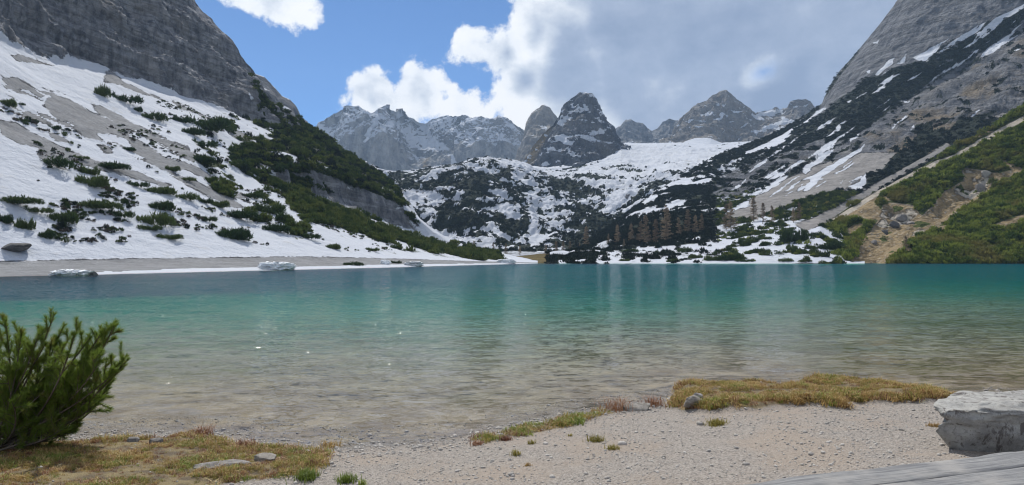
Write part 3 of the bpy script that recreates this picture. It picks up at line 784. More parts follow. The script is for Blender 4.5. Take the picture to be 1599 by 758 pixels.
track = pms(px, py, [[(1225, 382), (1290, 348), (1340, 316), (1400, 282), (1440, 258), (1440, 266), (1400, 290), (1340, 325), (1290, 358), (1240, 388)],
                     [(1440, 262), (1490, 240), (1540, 212), (1575, 192), (1599, 180), (1599, 188), (1560, 210), (1500, 242), (1450, 268)]], 2.5)
spots = sst(fbm(n3(L.V, 16), 4, off=12), 0.26, 0.32)
veg = (1 - np.clip(gu + bare * 0.9 + track, 0, 1)) * (1 - 0.8 * spots * (L.ppy > 200))
veg = np.maximum(veg, gu * sst(fbm(n3(L.V, 9), 3, off=66), 0.25, 0.3) * 0.8)
snow = pms(px, py, [[(1300, 412), (1305, 404), (1340, 408), (1352, 411)], [(1398, 396), (1404, 396), (1402, 400)]], 1.5)
L.attrs = dict(snow=snow, veg=veg * (1 - snow), scree=np.maximum(track, 0.62 * gu * sst(wob, -0.1, 0.2) * (L.ppy < 372)), tan=np.clip(gu * 0.8 + bare + 0.8 * spots, 0, 1))
L.build(terrain_mat('pine_hillside_ground', 0.9, veg=(0.045, 0.062, 0.016), veg2=(0.085, 0.10, 0.028), tan=(0.33, 0.25, 0.14), scree=(0.38, 0.34, 0.28), rock=((0.17, 0.155, 0.14), (0.33, 0.29, 0.24)), warm=(0.36, 0.28, 0.17)),
        label='green pine hillside with an eroded gully on the right shore')
LAYERS['hill'] = L

# ------------------------------------------------------------------ near shore, lake bed, water
shore_px = [(-900, 690), (-200, 692), (0, 690), (110, 684), (160, 680), (280, 676), (330, 678), (380, 686), (440, 694), (500, 699), (560, 700), (620, 694), (700, 688), (760, 674), (850, 656), (940, 640), (985, 632), (1040, 628), (1062, 606), (1150, 600), (1240, 607), (1262, 594), (1350, 602), (1470, 622), (1560, 616), (1599, 614), (2200, 600)]
_sx, _sy = [], []
for q, r in shore_px:
    D_ = water_D(r); P_ = at(q, r, D_); _sx.append(float(P_[0])); _sy.append(float(P_[1]))
_o = np.argsort(_sx); _sx = np.array(_sx)[_o]; _sy = np.array(_sy)[_o]


def plan(poly, z=0.12):
    out = []
    for q, r in poly:
        w = (CY - r) / F; k = (z - EYE) / (SP + w * CP)
        out.append(((q - CX) / F * k, k * (CP - w * SP)))
    return out


G_LEFT = [(-500, 700), (-100, 698), (60, 692), (110, 688), (160, 686), (230, 684), (290, 674), (340, 682), (380, 688), (440, 696), (505, 702), (500, 735), (480, 752), (400, 764), (330, 780), (300, 900), (-900, 900)]
G_BANK = [(1056, 612), (1068, 598), (1090, 596), (1150, 600), (1200, 602), (1244, 607), (1260, 593), (1310, 591), (1360, 601), (1420, 605), (1480, 622), (1490, 645), (1430, 652), (1370, 648), (1335, 642), (1315, 660), (1250, 650), (1190, 664), (1120, 658), (1085, 648), (1058, 640)]
G_STRIP = [(740, 692), (800, 674), (850, 660), (900, 650), (945, 643), (962, 640), (960, 650), (920, 660), (880, 674), (830, 688), (790, 690), (760, 698)]
P_LEFT, P_BANK, P_STRIP = plan(G_LEFT), plan(G_BANK, 0.1), plan(G_STRIP, 0.05)


def ground_z(x, y):
    x = np.asarray(x, float); y = np.asarray(y, float)
    P = np.stack([x, y, 0 * x], -1)
    ys = np.interp(x, _sx, _sy) + 0.10 * fbm(P * 1.3, 3, off=2)
    s = ys - y
    land = 0.082 * np.minimum(s, 60) + 0.02 * np.maximum(s - 60, 0) + 0.03 * np.sqrt(np.clip(s, 0, 1))
    tq = np.maximum(-s, 0)
    shelf = 1 - 0.45 * sst(x / np.maximum(y, 1), 0.15, 0.6) * sst(y, 12, 40)
    bed = -np.interp(tq, [0, 2, 5, 8, 13, 20, 30, 45, 64, 90, 115, 190, 400], [0, 0.10, 0.26, 0.42, 0.68, 1.02, 1.46, 2.05, 2.7, 3.4, 4.0, 5.5, 8.0]) * shelf - 0.10 * np.clip(tq - 2, 0, 6) / 6 * fbm(P * 0.3, 3, off=17)
    z = np.where(s > 0, land, bed)
    near = np.exp(-np.maximum(np.abs(s) - 12, 0) / 6)
    z = z + (0.035 * fbm(P * 0.7, 3) + 0.012 * fbm(P * 4.0, 3, off=9)) * near
    m = (np.abs(x) < 20) & (y > 2) & (y < 20)
    if np.any(m):
        zb = np.zeros_like(z)
        xm, ym = x[m], y[m]
        zb[m] = 0.085 * np.clip(0.5 - sdist(xm, ym, P_BANK) / 0.22, 0, 1) + 0.045 * np.clip(0.5 - sdist(xm, ym, P_LEFT) / 0.5, 0, 1) + 0.03 * np.clip(0.5 - sdist(xm, ym, P_STRIP) / 0.15, 0, 1)
        z = z + zb * (1 + 0.5 * fbm(P * 2.2, 3, off=4))
    return z


def ground_hit(px, py):
    D = np.linspace(3.0, 26, 900); Q = at(px, py, D)
    g = ground_z(Q[:, 0], Q[:, 1]); k = np.argmax(Q[:, 2] < g)
    p = Q[k].copy(); p[2] = g[k]
    return p


def graded(a, b, c, step, far):
    core = np.arange(a, b, step)
    lo, hi = [], []
    k, v = step, a
    while v > c[0]: k *= 1.22; v -= k; lo.append(v)
    k, v = step, b
    while v < c[1]: k *= 1.22; v += k; hi.append(v)
    return np.array(lo[::-1] + list(core) + hi)


gx = graded(-8, 11, (-900, 900), 0.05, 0); gy = graded(4.5, 14, (-500, 420), 0.05, 0)
X, Y = np.meshgrid(gx, gy)
Z = ground_z(X, Y)
gv = np.stack([X, Y, Z], -1)
selp = (np.abs(X) < 15) & (Y > 2) & (Y < 16)


def plan_mask(poly, soft):
    o = np.zeros(X.shape); o[selp] = np.clip(0.5 - sdist(X[selp], Y[selp], poly) / (2 * soft), 0, 1)
    return o


turf = np.maximum(np.maximum(plan_mask(P_LEFT, 0.18), plan_mask(P_BANK, 0.14)), plan_mask(P_STRIP, 0.08))


def ground_material():
    m, T = new_mat('shore_gravel')
    P = T.node('ShaderNodeNewGeometry').outputs['Position']
    x, y, z = T.sep(P)
    big = T.noise(P, 0.8, 5); mid = T.noise(P, 5, 5); fine = T.noise(P, 45, 4, 0.6)
    cell = T.node('ShaderNodeTexVoronoi'); T.put(cell.inputs['Vector'], P); cell.inputs['Scale'].default_value = 70
    rgb = T.sep(cell.outputs['Color'])
    g = T.mix(rgb[0], (0.195, 0.172, 0.15), (0.375, 0.34, 0.30))
    g = T.mix(T.ss(rgb[1], 0.93, 0.99), g, (0.11, 0.10, 0.10))
    g = T.mix(T.m('MULTIPLY', T.ss(big, 0.45, 0.62), 0.55), g, T.mix(fine, (0.25, 0.20, 0.155), (0.38, 0.31, 0.245)))
    soil = T.mix(T.ss(mid, 0.4, 0.6), (0.11, 0.085, 0.055), (0.21, 0.165, 0.085))
    tf = T.ss(T.m('ADD', T.attr('turf'), T.m('MULTIPLY', T.m('SUBTRACT', mid, 0.5), 0.8)), 0.4, 0.6)
    c = T.mix(tf, g, soil)
    # lake bed: pale silt with stones and darker algae
    bn = T.noise(P, 1.4, 6, 0.6)
    bed = T.mix(T.ss(bn, 0.38, 0.62), (0.28, 0.22, 0.145), (0.48, 0.40, 0.275))
    bed = T.mix(T.m('MULTIPLY', T.ss(rgb[2], 0.7, 0.95), 0.5), bed, (0.13, 0.11, 0.08))
    bed = T.mix(T.ss(T.noise(P, 0.16, 4), 0.5, 0.68), bed, (0.22, 0.19, 0.085))
    uw = T.ss(T.m('ADD', z, T.m('MULTIPLY', T.m('SUBTRACT', mid, 0.5), 0.06)), 0.015, -0.05)
    c = T.mix(uw, c, bed)
    wet = T.ss(T.m('ADD', z, T.m('MULTIPLY', T.m('SUBTRACT', mid, 0.5), 0.10)), 0.07, 0.0)
    c = T.mix(wet, c, T.scol(c, 0.62))
    h = T.m('SUBTRACT', T.m('MULTIPLY', fine, 0.5), cell.outputs['Distance'])
    finish(T, c, T.lin(wet, 0, 1, 0.9, 0.6), T.bump(h, 0.9, 0.012), 0.25)
    return m


me = mesh_from('ground', gv, grid_faces(*X.shape), np.full((X.shape[0] - 1) * (X.shape[1] - 1), 4), ground_material(), True, {'turf': turf.ravel()})
link('ground', me, kind='structure', label='gravel shore running down into the pale lake bed')


def water_material():
    m, T = new_mat('lake_water')
    P = T.node('ShaderNodeNewGeometry').outputs['Position']
    def slopes(vec, scale, dist):
        n = T.node('ShaderNodeTexNoise'); T.put(n.inputs['Vector'], vec)
        n.inputs['Scale'].default_value = scale; n.inputs['Detail'].default_value = 2; n.inputs['Roughness'].default_value = 0.5; n.inputs['Distortion'].default_value = dist
        return T.v('SUBTRACT', n.outputs['Color'], (0.5, 0.5, 0.5))
    calm = T.noise(T.v('MULTIPLY', P, (0.05, 0.12, 1)), 1.0, 3)
    s0 = T.v('SCALE', slopes(T.v('MULTIPLY', P, (0.55, 1.3, 1.0)), 0.9, 0.3), 0.45)
    s1 = T.v('SCALE', slopes(T.v('MULTIPLY', P, (0.75, 1.5, 1.0)), 2.4, 0.4), 0.85)
    s2 = T.v('SCALE', slopes(T.v('ADD', T.v('MULTIPLY', P, (0.8, 1.4, 1.0)), (5.0, 3.0, 1.0)), 6.5, 0.4), 0.95)
    sl = T.v('ADD', T.v('ADD', s0, s1), s2)
    wyy = T.sep(P)[1]
    sl = T.v('SCALE', sl, T.m('MULTIPLY', T.lin(calm, 0.3, 0.7, 0.75, 1.2), T.lin(wyy, 8.0, 30.0, 0.72, 2.0)))
    nb = T.v('NORMALIZE', T.v('ADD', T.v('MULTIPLY', sl, (1.0, 1.0, 0.0)), (0.0, 0.0, 1.0)))
    fr = T.node('ShaderNodeFresnel'); fr.inputs[0].default_value = 1.33; T.l.new(nb, fr.inputs['Normal'])
    tr = T.node('ShaderNodeBsdfTransparent')
    gl = T.node('ShaderNodeBsdfGlossy'); gl.inputs['Roughness'].default_value = 0.05; T.l.new(nb, gl.inputs['Normal'])
    mx = T.node('ShaderNodeMixShader'); T.put(mx.inputs[0], T.m('MULTIPLY', fr.outputs[0], 0.70)); T.l.new(tr.outputs[0], mx.inputs[1]); T.l.new(gl.outputs[0], mx.inputs[2])
    ab = T.node('ShaderNodeVolumeAbsorption'); T.put(ab.inputs[0], (0.0, 0.76, 0.60)); ab.inputs[1].default_value = 0.070
    sc = T.node('ShaderNodeVolumeScatter'); T.put(sc.inputs[0], (0.04, 0.30, 0.62)); sc.inputs[1].default_value = 0.022
    ad = T.node('ShaderNodeAddShader'); T.l.new(ab.outputs[0], ad.inputs[0]); T.l.new(sc.outputs[0], ad.inputs[1])
    o = T.node('ShaderNodeOutputMaterial'); T.l.new(mx.outputs[0], o.inputs[0]); T.l.new(ad.outputs[0], o.inputs[1])
    return m


wx = (-420.0, 420.0); wy = (5.0, 330.0); zb = -40.0
bv = [(wx[i], wy[j], z) for z in (zb, 0.0) for j in (0, 1) for i in (0, 1)]
bf = [(0, 2, 3, 1), (4, 5, 7, 6), (0, 1, 5, 4), (1, 3, 7, 5), (3, 2, 6, 7), (2, 0, 4, 6)]
me = tri_mesh('water', np.array(bv), np.array(bf), water_material())
link('water', me, kind='structure', label='clear turquoise lake water rippled by wind')

# ------------------------------------------------------------------ the air of the valley
hm = bpy.data.materials.new('valley_air'); hm.use_nodes = True
HT = NT(hm.node_tree)
pv = HT.node('ShaderNodeVolumePrincipled')
HT.put(pv.inputs['Color'], (0.48, 0.70, 1.0)); pv.inputs['Density'].default_value = 0.0001; pv.inputs['Anisotropy'].default_value = 0.2
ho = HT.node('ShaderNodeOutputMaterial'); HT.l.new(pv.outputs[0], ho.inputs['Volume'])
hb = [(x, y, z) for z in (-45.0, 900.0) for y in (-700.0, 3200.0) for x in (-2600.0, 2600.0)]
link('haze', tri_mesh('haze', np.array(hb), np.array([(0, 2, 3, 1), (4, 5, 7, 6), (0, 1, 5, 4), (1, 3, 7, 5), (3, 2, 6, 7), (2, 0, 4, 6)]), hm), kind='stuff', label='thin blue mountain haze filling the valley')

# ------------------------------------------------------------------ plants: generators
def unit(v):
    return v / (np.linalg.norm(v, axis=-1, keepdims=True) + 1e-9)


def spikes(base, axis, spread, length, width, r):
    """thin triangles leaving base along axis, fanned by spread; arrays of equal length"""
    n = len(base)
    d = unit(axis + r.normal(size=(n, 3)) * spread)
    side = unit(np.cross(d, r.normal(size=(n, 3)))) * (np.asarray(width).reshape(-1, 1) if np.ndim(width) else width)
    tip = base + d * (np.asarray(length).reshape(-1, 1) if np.ndim(length) else length)
    V = np.stack([base - side, base + side, tip], 1).reshape(-1, 3)
    return V, np.arange(n * 3).reshape(-1, 3)


def tube(points, radii, seg=6, cap=True):
    P = np.asarray(points, float); n = len(P)
    tan = unit(np.gradient(P, axis=0))
    ref = np.array([0.3, 0.2, 0.93]) if abs(tan[0, 2]) < 0.9 else np.array([1.0, 0, 0])
    a = unit(np.cross(tan, ref)); b = np.cross(tan, a)
    th = np.linspace(0, 2 * np.pi, seg, endpoint=False)
    V = P[:, None] + np.asarray(radii)[:, None, None] * (a[:, None] * np.cos(th)[None, :, None] + b[:, None] * np.sin(th)[None, :, None])
    i = np.arange(n * seg).reshape(n, seg)
    q = np.stack([i[:-1], np.roll(i[:-1], -1, 1), np.roll(i[1:], -1, 1), i[1:]], -1).reshape(-1, 4)
    return V.reshape(-1, 3), q


class Soup:
    def __init__(s): s.V, s.F, s.n = [], [], 0
    def add(s, V, Fc):
        Fc = np.asarray(Fc)
        if Fc.shape[1] == 4: Fc = np.concatenate([Fc[:, [0, 1, 2]], Fc[:, [0, 2, 3]]])
        s.V.append(V); s.F.append(Fc + s.n); s.n += len(V)
    def mesh(s, name, mat, smooth=False):
        return tri_mesh(name, np.concatenate(s.V), np.concatenate(s.F), mat, smooth)


def shrub_soup(seed, shoots, per, domes=((0, 0, 1.0, 1.0),), nl=0.26, nw=0.045):
    r = np.random.default_rng(seed); S = Soup()
    for (cx, cy, rad, hh) in domes:
        n = max(6, int(shoots * rad * rad))
        th = r.uniform(0, 2 * np.pi, n); u = r.uniform(0, 1, n) ** 0.55; zz = r.uniform(0.05, 1, n)
        rr = np.sqrt(np.clip(1 - zz * zz, 0.05, 1)) * u ** 0.5
        k = 0.75 + 0.35 * r.random(n)
        c = np.stack([cx + rad * rr * np.cos(th) * k, cy + rad * rr * np.sin(th) * k, hh * rad * 0.75 * zz * (0.55 + 0.45 * u) * k], -1)
        ax = unit(np.stack([np.cos(th) * rr * 0.9, np.sin(th) * rr * 0.9, 0.55 + zz], -1))
        B = np.repeat(c, per, 0) + r.normal(size=(n * per, 3)) * 0.035
        S.add(*spikes(B, np.repeat(ax, per, 0), 0.42, nl * r.uniform(0.6, 1.2, n * per), nw, r))
    return S


PINE_DARK = foliage_mat('dwarf_pine_dark', (0.009, 0.018, 0.013), (0.02, 0.034, 0.02), None, 0.1)
PINE_MID = foliage_mat('dwarf_pine_needles', (0.028, 0.054, 0.017), (0.078, 0.11, 0.03), None, 0.28)
PINE_GREEN = foliage_mat('dwarf_pine_sunlit', (0.06, 0.10, 0.016), (0.235, 0.275, 0.05), (0.21, 0.19, 0.055), 0.38, 0.06)
PINE_BELT = foliage_mat('dwarf_pine_olive', (0.055, 0.085, 0.02), (0.12, 0.145, 0.038), None, 0.3)
LARCH = foliage_mat('larch_twigs', (0.19, 0.145, 0.10), (0.34, 0.265, 0.18), None, 0.25)
BARK = stone_mat('bark', (0.09, 0.07, 0.055), (0.17, 0.14, 0.11), (0.05, 0.04, 0.035), 0.4)

BROWN_TWIG = foliage_mat('bare_twigs', (0.06, 0.05, 0.04), (0.12, 0.10, 0.08), None, 0.1)
# scatter by geometry nodes, only for what nobody could count
def scatter(name, pts, rot, scl, idx, sources, **props):
    me = mesh_from(name, pts, np.zeros(0, np.int32), np.zeros(0, np.int32), None, False, {'rot': rot, 'scl': scl})
    ai = me.attributes.new('pick', 'INT', 'POINT'); ai.data.foreach_set('value', np.ascontiguousarray(idx, np.int32))
    o = link(name, me, kind='stuff', **props)
    col = bpy.data.collections.new(name + '_sources')
    for k, (sm) in enumerate(sources):
        col.objects.link(bpy.data.objects.new('%s_%02d' % (name, k), sm))
    g = bpy.data.node_groups.new(name + '_scatter', 'GeometryNodeTree')
    g.interface.new_socket('Geometry', in_out='INPUT', socket_type='NodeSocketGeometry')
    g.interface.new_socket('Geometry', in_out='OUTPUT', socket_type='NodeSocketGeometry')
    N = g.nodes
    gi, go = N.new('NodeGroupInput'), N.new('NodeGroupOutput')
    ci = N.new('GeometryNodeCollectionInfo'); ci.inputs['Collection'].default_value = col
    ci.inputs['Separate Children'].default_value = True; ci.inputs['Reset Children'].default_value = True
    ip = N.new('GeometryNodeInstanceOnPoints'); ip.inputs['Pick Instance'].default_value = True

    def at_(nm, ty):
        q = N.new('GeometryNodeInputNamedAttribute'); q.data_type = ty; q.inputs['Name'].default_value = nm
        return q.outputs['Attribute']
    g.links.new(gi.outputs[0], ip.inputs['Points']); g.links.new(ci.outputs[0], ip.inputs['Instance'])
    g.links.new(at_('pick', 'INT'), ip.inputs['Instance Index']); g.links.new(at_('rot', 'FLOAT_VECTOR'), ip.inputs['Rotation'])
    g.links.new(at_('scl', 'FLOAT_VECTOR'), ip.inputs['Scale']); g.links.new(ip.outputs[0], go.inputs[0])
    md = o.modifiers.new('scatter', 'NODES'); md.node_group = g
    return o


def carpet(name, key, count, size, flat, mat, label, cond=None, seed=1, small=0.55):
    L = LAYERS[key]; r = np.random.default_rng(seed)
    veg = L.attrs['veg']
    ok = (veg > (0.85 if key == 'hill' else 0.5)) & L.front & (L.ppx > -60) & (L.ppx < 1680) & (L.ppy > -60)
    if cond is not None: ok &= cond(L)
    idx = np.flatnonzero(ok.ravel())
    pick = r.choice(idx, min(count, len(idx)), replace=len(idx) < count)
    P = L.V.reshape(-1, 3)[pick] + r.normal(size=(len(pick), 3)) * np.array([0.8, 0.8, 0]) * size * 0.4
    sc = size * r.uniform(small, 1.25, len(pick))
    S3 = np.stack([sc, sc, sc * flat * r.uniform(0.6, 1.6, len(pick))], -1)
    P[:, 2] -= 0.12 * sc
    rot = np.stack([r.normal(size=len(pick)) * 0.12, r.normal(size=len(pick)) * 0.12, r.uniform(0, 6.28, len(pick))], -1)
    mats = mat if isinstance(mat, list) else [mat]
    src = [shrub_soup(100 + k, 34, 8, nl=0.42, nw=0.075).mesh('dwarf_pine_source', mats[k % len(mats)]) for k in range(4)]
    return scatter(name, P, rot, S3, r.integers(0, 4, len(pick)), src, label=label)


carpet('dwarf_pine_thicket', 'left', 2300, 1.75, 1.0, [PINE_MID, PINE_DARK, PINE_MID, PINE_BELT], 'dark dwarf pine thicket on the left slope below the slabs', lambda L: L.t >= 2.02, seed=1)
carpet('dwarf_pine_belt', 'left', 1900, 1.6, 1.05, [PINE_BELT, PINE_MID, PINE_BELT], 'olive green dwarf pine belt running down to the lake on the left', lambda L: L.t < 2.02, seed=9)
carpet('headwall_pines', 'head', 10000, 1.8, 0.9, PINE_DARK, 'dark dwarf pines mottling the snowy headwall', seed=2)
carpet('mountainside_pines', 'right', 11000, 1.9, 0.9, PINE_DARK, 'dark dwarf pines covering the right mountainside',
       lambda L: ~((L.ppx > 1120) & (L.ppx < 1400) & (L.ppy > 300)), seed=3)
carpet('shore_pines', 'right', 2600, 1.5, 1.0, [PINE_MID, PINE_MID, PINE_GREEN], 'green dwarf pines in patchy snow by the right shore',
       lambda L: (L.ppx > 1120) & (L.ppx < 1400) & (L.ppy > 300), seed=4)
carpet('hillside_pines', 'hill', 6500, 2.1, 1.05, PINE_GREEN, 'green dwarf pine thicket covering the hillside on the right shore', seed=5)

LL = LAYERS['left']; keepv = LL.attrs['veg']
spr = fbm(n3(LL.V, 16), 3, off=61) + 0.6 * fbm(n3(LL.V, 4), 2, off=62)
zone = pm(LL.ppx, LL.ppy, [(-60, 150), (60, 190), (180, 200), (260, 150), (420, 190), (470, 320), (640, 395), (420, 390), (200, 380), (-60, 375)], 20)
LL.attrs['veg'] = zone * (spr > 0.22) * (LL.t > 1.05) * (LL.t < 3.9)
carpet('snow_sprigs', 'left', 1300, 0.62, 1.1, [PINE_MID, PINE_DARK, BROWN_TWIG], 'small dark sprigs and twigs poking out of the left snow slope', seed=6, small=0.3)
LL.attrs['veg'] = keepv

# ------------------------------------------------------------------ single dwarf pines on the snow
def clump_mesh(seed, n, mat):
    r = np.random.default_rng(seed); D = []
    for k in range(n):
        f = (k + 0.5) / n * 2 - 1
        D.append((f * 0.72 + r.normal() * 0.06, r.normal() * 0.2, r.uniform(0.28, 0.46), r.uniform(0.8, 1.5)))
    return shrub_soup(seed, 520, 7, D, nl=0.15, nw=0.022).mesh('dwarf_pine', mat)


CL = [clump_mesh(300 + k, 3 + k % 4, PINE_MID) for k in range(6)]
for k in range(6): CL[k].name = 'dwarf_pine'


def dwarf(key, px, py, w, h, label, group, k, mat=None):
    L = LAYERS[key]; p = L.point(px, py)
    m = float(p[1]) / F
    o = link('dwarf_pine', CL[k % 6], label=label, category='dwarf pine', group=group)
    o.location = (p[0], p[1], p[2] - 0.05 * h * m)
    o.scale = (w * m * 0.64, w * m * 0.5, h * m * 1.75)
    o.rotation_euler = (0, 0, math.pi * (k % 2) + 0.2 * math.sin(k * 2.3))
    return o


GL = 'dwarf pine clumps on the left snow slope'
left_clumps = [
    (86, 260, 58, 22, 'broad dark dwarf pine clump under the brown scree streak'), (138, 272, 30, 19, 'dwarf pine clump joining the tail of the brown scree streak'),
    (143, 291, 46, 22, 'bushy dwarf pine clump alone on snow below the scree streak'), (24, 318, 56, 15, 'long low dwarf pine band at the left picture edge'),
    (56, 331, 46, 16, 'dwarf pine clump continuing the long band from the left edge'), (95, 347, 50, 26, 'ragged dwarf pine clump above the lone round pine'),
    (75, 372, 24, 19, 'lone round dwarf pine low on the left snow slope'), (37, 357, 28, 26, 'sparse upright dwarf pine hanging under the left band'),
    (6, 348, 22, 18, 'sparse dwarf pine cut by the left picture edge'), (147, 324, 56, 17, 'low arching dwarf pine clump left of the densest clump'),
    (186, 338, 42, 20, 'dwarf pine clump at the right end of the low arch'), (252, 328, 40, 22, 'dwarf pine clump on top of the densest clump'),
    (244, 350, 56, 28, 'densest and largest dwarf pine clump in mid slope'), (229, 358, 40, 12, 'thin dwarf pine fringe at the foot of the densest clump'),
    (263, 373, 34, 10, 'lowest dwarf pine sprig below the densest clump'), (172, 264, 44, 14, 'slanting dwarf pine strip along the thin scree streak'),
    (213, 291, 36, 15, 'thin dwarf pine clump at the left end of the slanting row'), (250, 302, 46, 17, 'dwarf pine clump in the middle of the slanting row'),
    (294, 311, 38, 16, 'dwarf pine clump right of the middle in the slanting row'), (318, 317, 26, 12, 'small dwarf pine near the right end of the slanting row'),
    (341, 324, 27, 14, 'dwarf pine at the right end of the slanting row'), (371, 340, 52, 16, 'wide dwarf pine clump beyond the end of the slanting row'),
    (321, 344, 32, 15, 'pale sparse dwarf pine left of the drooping clump'), (363, 373, 56, 27, 'large drooping dwarf pine clump low on the slope'),
    (294, 283, 28, 9, 'flat dwarf pine on the top of the short scree tongue'), (352, 287, 20, 10, 'small dwarf pine on snow right of the short scree tongue'),
    (269, 266, 20, 10, 'small dwarf pine at the edge of the wide scree field'), (313, 254, 34, 16, 'spiky dwarf pine clump below the wide scree field edge'),
    (125, 247, 24, 9, 'small dwarf pine on the brown scree streak'), (11, 166, 28, 18, 'curled dwarf pine clump high at the left picture edge'),
    (34, 165, 14, 6, 'tiny dwarf pine beside the high curled clump'), (46, 192, 22, 8, 'flat dwarf pine left of the wide scree field'),
    (84, 202, 20, 8, 'thin dwarf pine under the wide scree field'), (160, 150, 18, 24, 'upright dwarf pine at the tip of the scree apron below the cliff'),
    (194, 158, 50, 22, 'broad dwarf pine clump just below the cliff scree apron'), (215, 174, 15, 12, 'small dwarf pine between two clumps below the cliff'),
    (243, 188, 38, 18, 'slanting dwarf pine clump right of the cliff scree apron'), (281, 190, 28, 15, 'dwarf pine clump under the cliff beside bare scree'),
    (320, 202, 62, 26, 'large dome of dwarf pine under the cliff foot'), (300, 210, 27, 16, 'dwarf pine attached left of the large dome'),
    (316, 229, 42, 20, 'dwarf pine clump under the large dome'), (199, 236, 24, 9, 'dwarf pine inside the wide scree field'),
    (552, 415, 30, 9, 'round dwarf pine on the lakeside bench'), (616, 411, 22, 6, 'small flat dwarf pine on the lakeside bench'),
    (420, 333, 40, 20, 'dwarf pine clump left of the green pine belt'), (430, 360, 34, 16, 'dwarf pine in snow under the green pine belt'), (480, 372, 40, 14, 'dwarf pine clump low on snow below the belt edge'),
    (520, 388, 24, 12, 'dwarf pine nearest the bench below the belt'), (395, 310, 34, 14, 'dwarf pine below the dark pine slope'), (580, 392, 24, 8, 'low dwarf pine between the belt and the bench')]
for k, (x_, y_, w_, h_, lb) in enumerate(left_clumps): dwarf('left', x_, y_, w_, h_, lb, GL, k)
bank = [(975, 408, 13, 5, 'small round pine at the end of the tan meadow'), (1050, 409, 18, 7, 'flat dwarf pine at the waterline of the snow bank'), (1035, 398, 26, 12, 'dwarf pine clump in the middle of the snow bank'),
        (984, 394, 26, 8, 'low dwarf pine at the upper left of the snow bank'), (1070, 394, 26, 12, 'dwarf pine under the larches on the snow bank'), (1086, 404, 24, 10, 'dwarf pine right of the middle snow bank clump'),
        (1112, 407, 22, 11, 'brownish dwarf pine by the water on the snow bank'), (1140, 406, 38, 13, 'wide brownish dwarf pine by the water'), (1163, 408, 26, 8, 'dwarf pine at the end of the wide brown clump'),
        (1168, 384, 14, 14, 'round upright dwarf pine alone on bright snow'), (1226, 408, 24, 8, 'dwarf pine at the waterline left of the white bank'), (1256, 409, 22, 6, 'low dwarf pine on the white bank'),
        (1240, 378, 38, 26, 'big green dwarf pine mound in patchy snow'), (1295, 388, 34, 14, 'green dwarf pine left of the gully foot')]
for k, (x_, y_, w_, h_, lb) in enumerate(bank): dwarf('right', x_, y_, w_, h_, lb, 'dwarf pines on the right snow bank', k + 2)

# ------------------------------------------------------------------ bare larches
def larch_meshes(seed):
    r = np.random.default_rng(seed)
    zs = np.linspace(0, 1, 9); bend = np.cumsum(r.normal(size=(9, 2)) * 0.004, 0)
    pts = np.stack([bend[:, 0], bend[:, 1], zs], -1)
    V, q = tube(pts, 0.016 * (1 - zs * 0.93), 6)
    trunk = tri_mesh('trunk', V, q, BARK, True)
    S = Soup()
    for k in range(85):
        z0 = r.uniform(0.1, 0.97); a_ = r.uniform(0, 6.28)
        ln = (0.20 * (1 - z0) ** 0.75 + 0.02) * r.uniform(0.6, 1.15)
        d = np.array([math.cos(a_), math.sin(a_), r.uniform(-0.1, 0.35)])
        b = np.array([np.interp(z0, zs, pts[:, 0]), np.interp(z0, zs, pts[:, 1]), z0])
        n = 34
        s = r.uniform(0.1, 1, n)[:, None]
        S.add(*spikes(b + d * ln * s, np.tile(d * 0.5 + np.array([0, 0, 0.25]), (n, 1)), 0.8, 0.05 * r.uniform(0.5, 1.2, n), 0.0055, r))
        S.add(*spikes(b[None], d[None], 0.0, ln, 0.004, r))
    return trunk, S.mesh('crown', LARCH)


LM = [larch_meshes(40 + k) for k in range(4)]
larches = [('right', 1142, 362, 50, 'tall pale bare larch pair left stem above the bright snow', 0), ('right', 1133, 360, 42, 'bare larch hugging the left side of the tall pale larch', 1),
           ('right', 1177, 346, 40, 'bare larch with pointed top right of the tall pale larch', 2), ('right', 1191, 350, 34, 'short bare larch beside the pointed larch', 3), ('right', 1206, 350, 30, 'small bare larch between the pointed larch and the scree', 1),
           ('right', 1247, 344, 30, 'rounded bare larch at the foot of the grey scree', 0), ('right', 1240, 348, 24, 'low bare larch touching the rounded one by the scree', 2),
           ('right', 1040, 379, 60, 'tallest orange-brown larch in the dark wood', 0), ('right', 1010, 381, 46, 'dark brown larch left of the tallest orange one', 1), ('right', 1024, 381, 40, 'dim larch between the brown and the orange larches', 3)]
rest = [(1000, 380, 34), (985, 384, 30), (950, 388, 30), (935, 392, 24), (1060, 373, 40), (1075, 369, 35), (1095, 362, 30), (1110, 358, 28), (905, 393, 24), (890, 396, 26), (915, 390, 30), (965, 386, 34), (975, 386, 28), (1050, 377, 32), (925, 390, 26), (1085, 366, 28), (1068, 371, 26), (944, 390, 28), (956, 387, 22), (994, 383, 28)]
ORD = ['first', 'second', 'third', 'fourth', 'fifth', 'sixth', 'seventh', 'eighth', 'ninth', 'tenth', 'eleventh', 'twelfth', 'thirteenth', 'fourteenth', 'fifteenth', 'sixteenth', 'seventeenth', 'eighteenth', 'nineteenth', 'twentieth']
rest = [(q[0], q[1] - 7 * math.sin(i * 2.1) ** 2, q[2] * (0.75 + 0.35 * math.sin(i * 1.3 + 1))) for i, q in enumerate(rest)]
rest = sorted(rest)[::2] + sorted(rest)[1::8]
rest.sort()
larches += [('right', a_, b_, c_, 'dim brown bare larch, %s from the left in the dark wood' % ORD[k], k) for k, (a_, b_, c_) in enumerate(rest)]
larches += [('head', a_, b_, c_, 'small bare larch, %s from the left behind the tan meadow' % ORD[k], k) for k, (a_, b_, c_) in enumerate([(741, 395, 20), (770, 398, 20), (790, 397, 18), (812, 399, 16), (852, 399, 18), (868, 400, 24), (880, 398, 22)])]
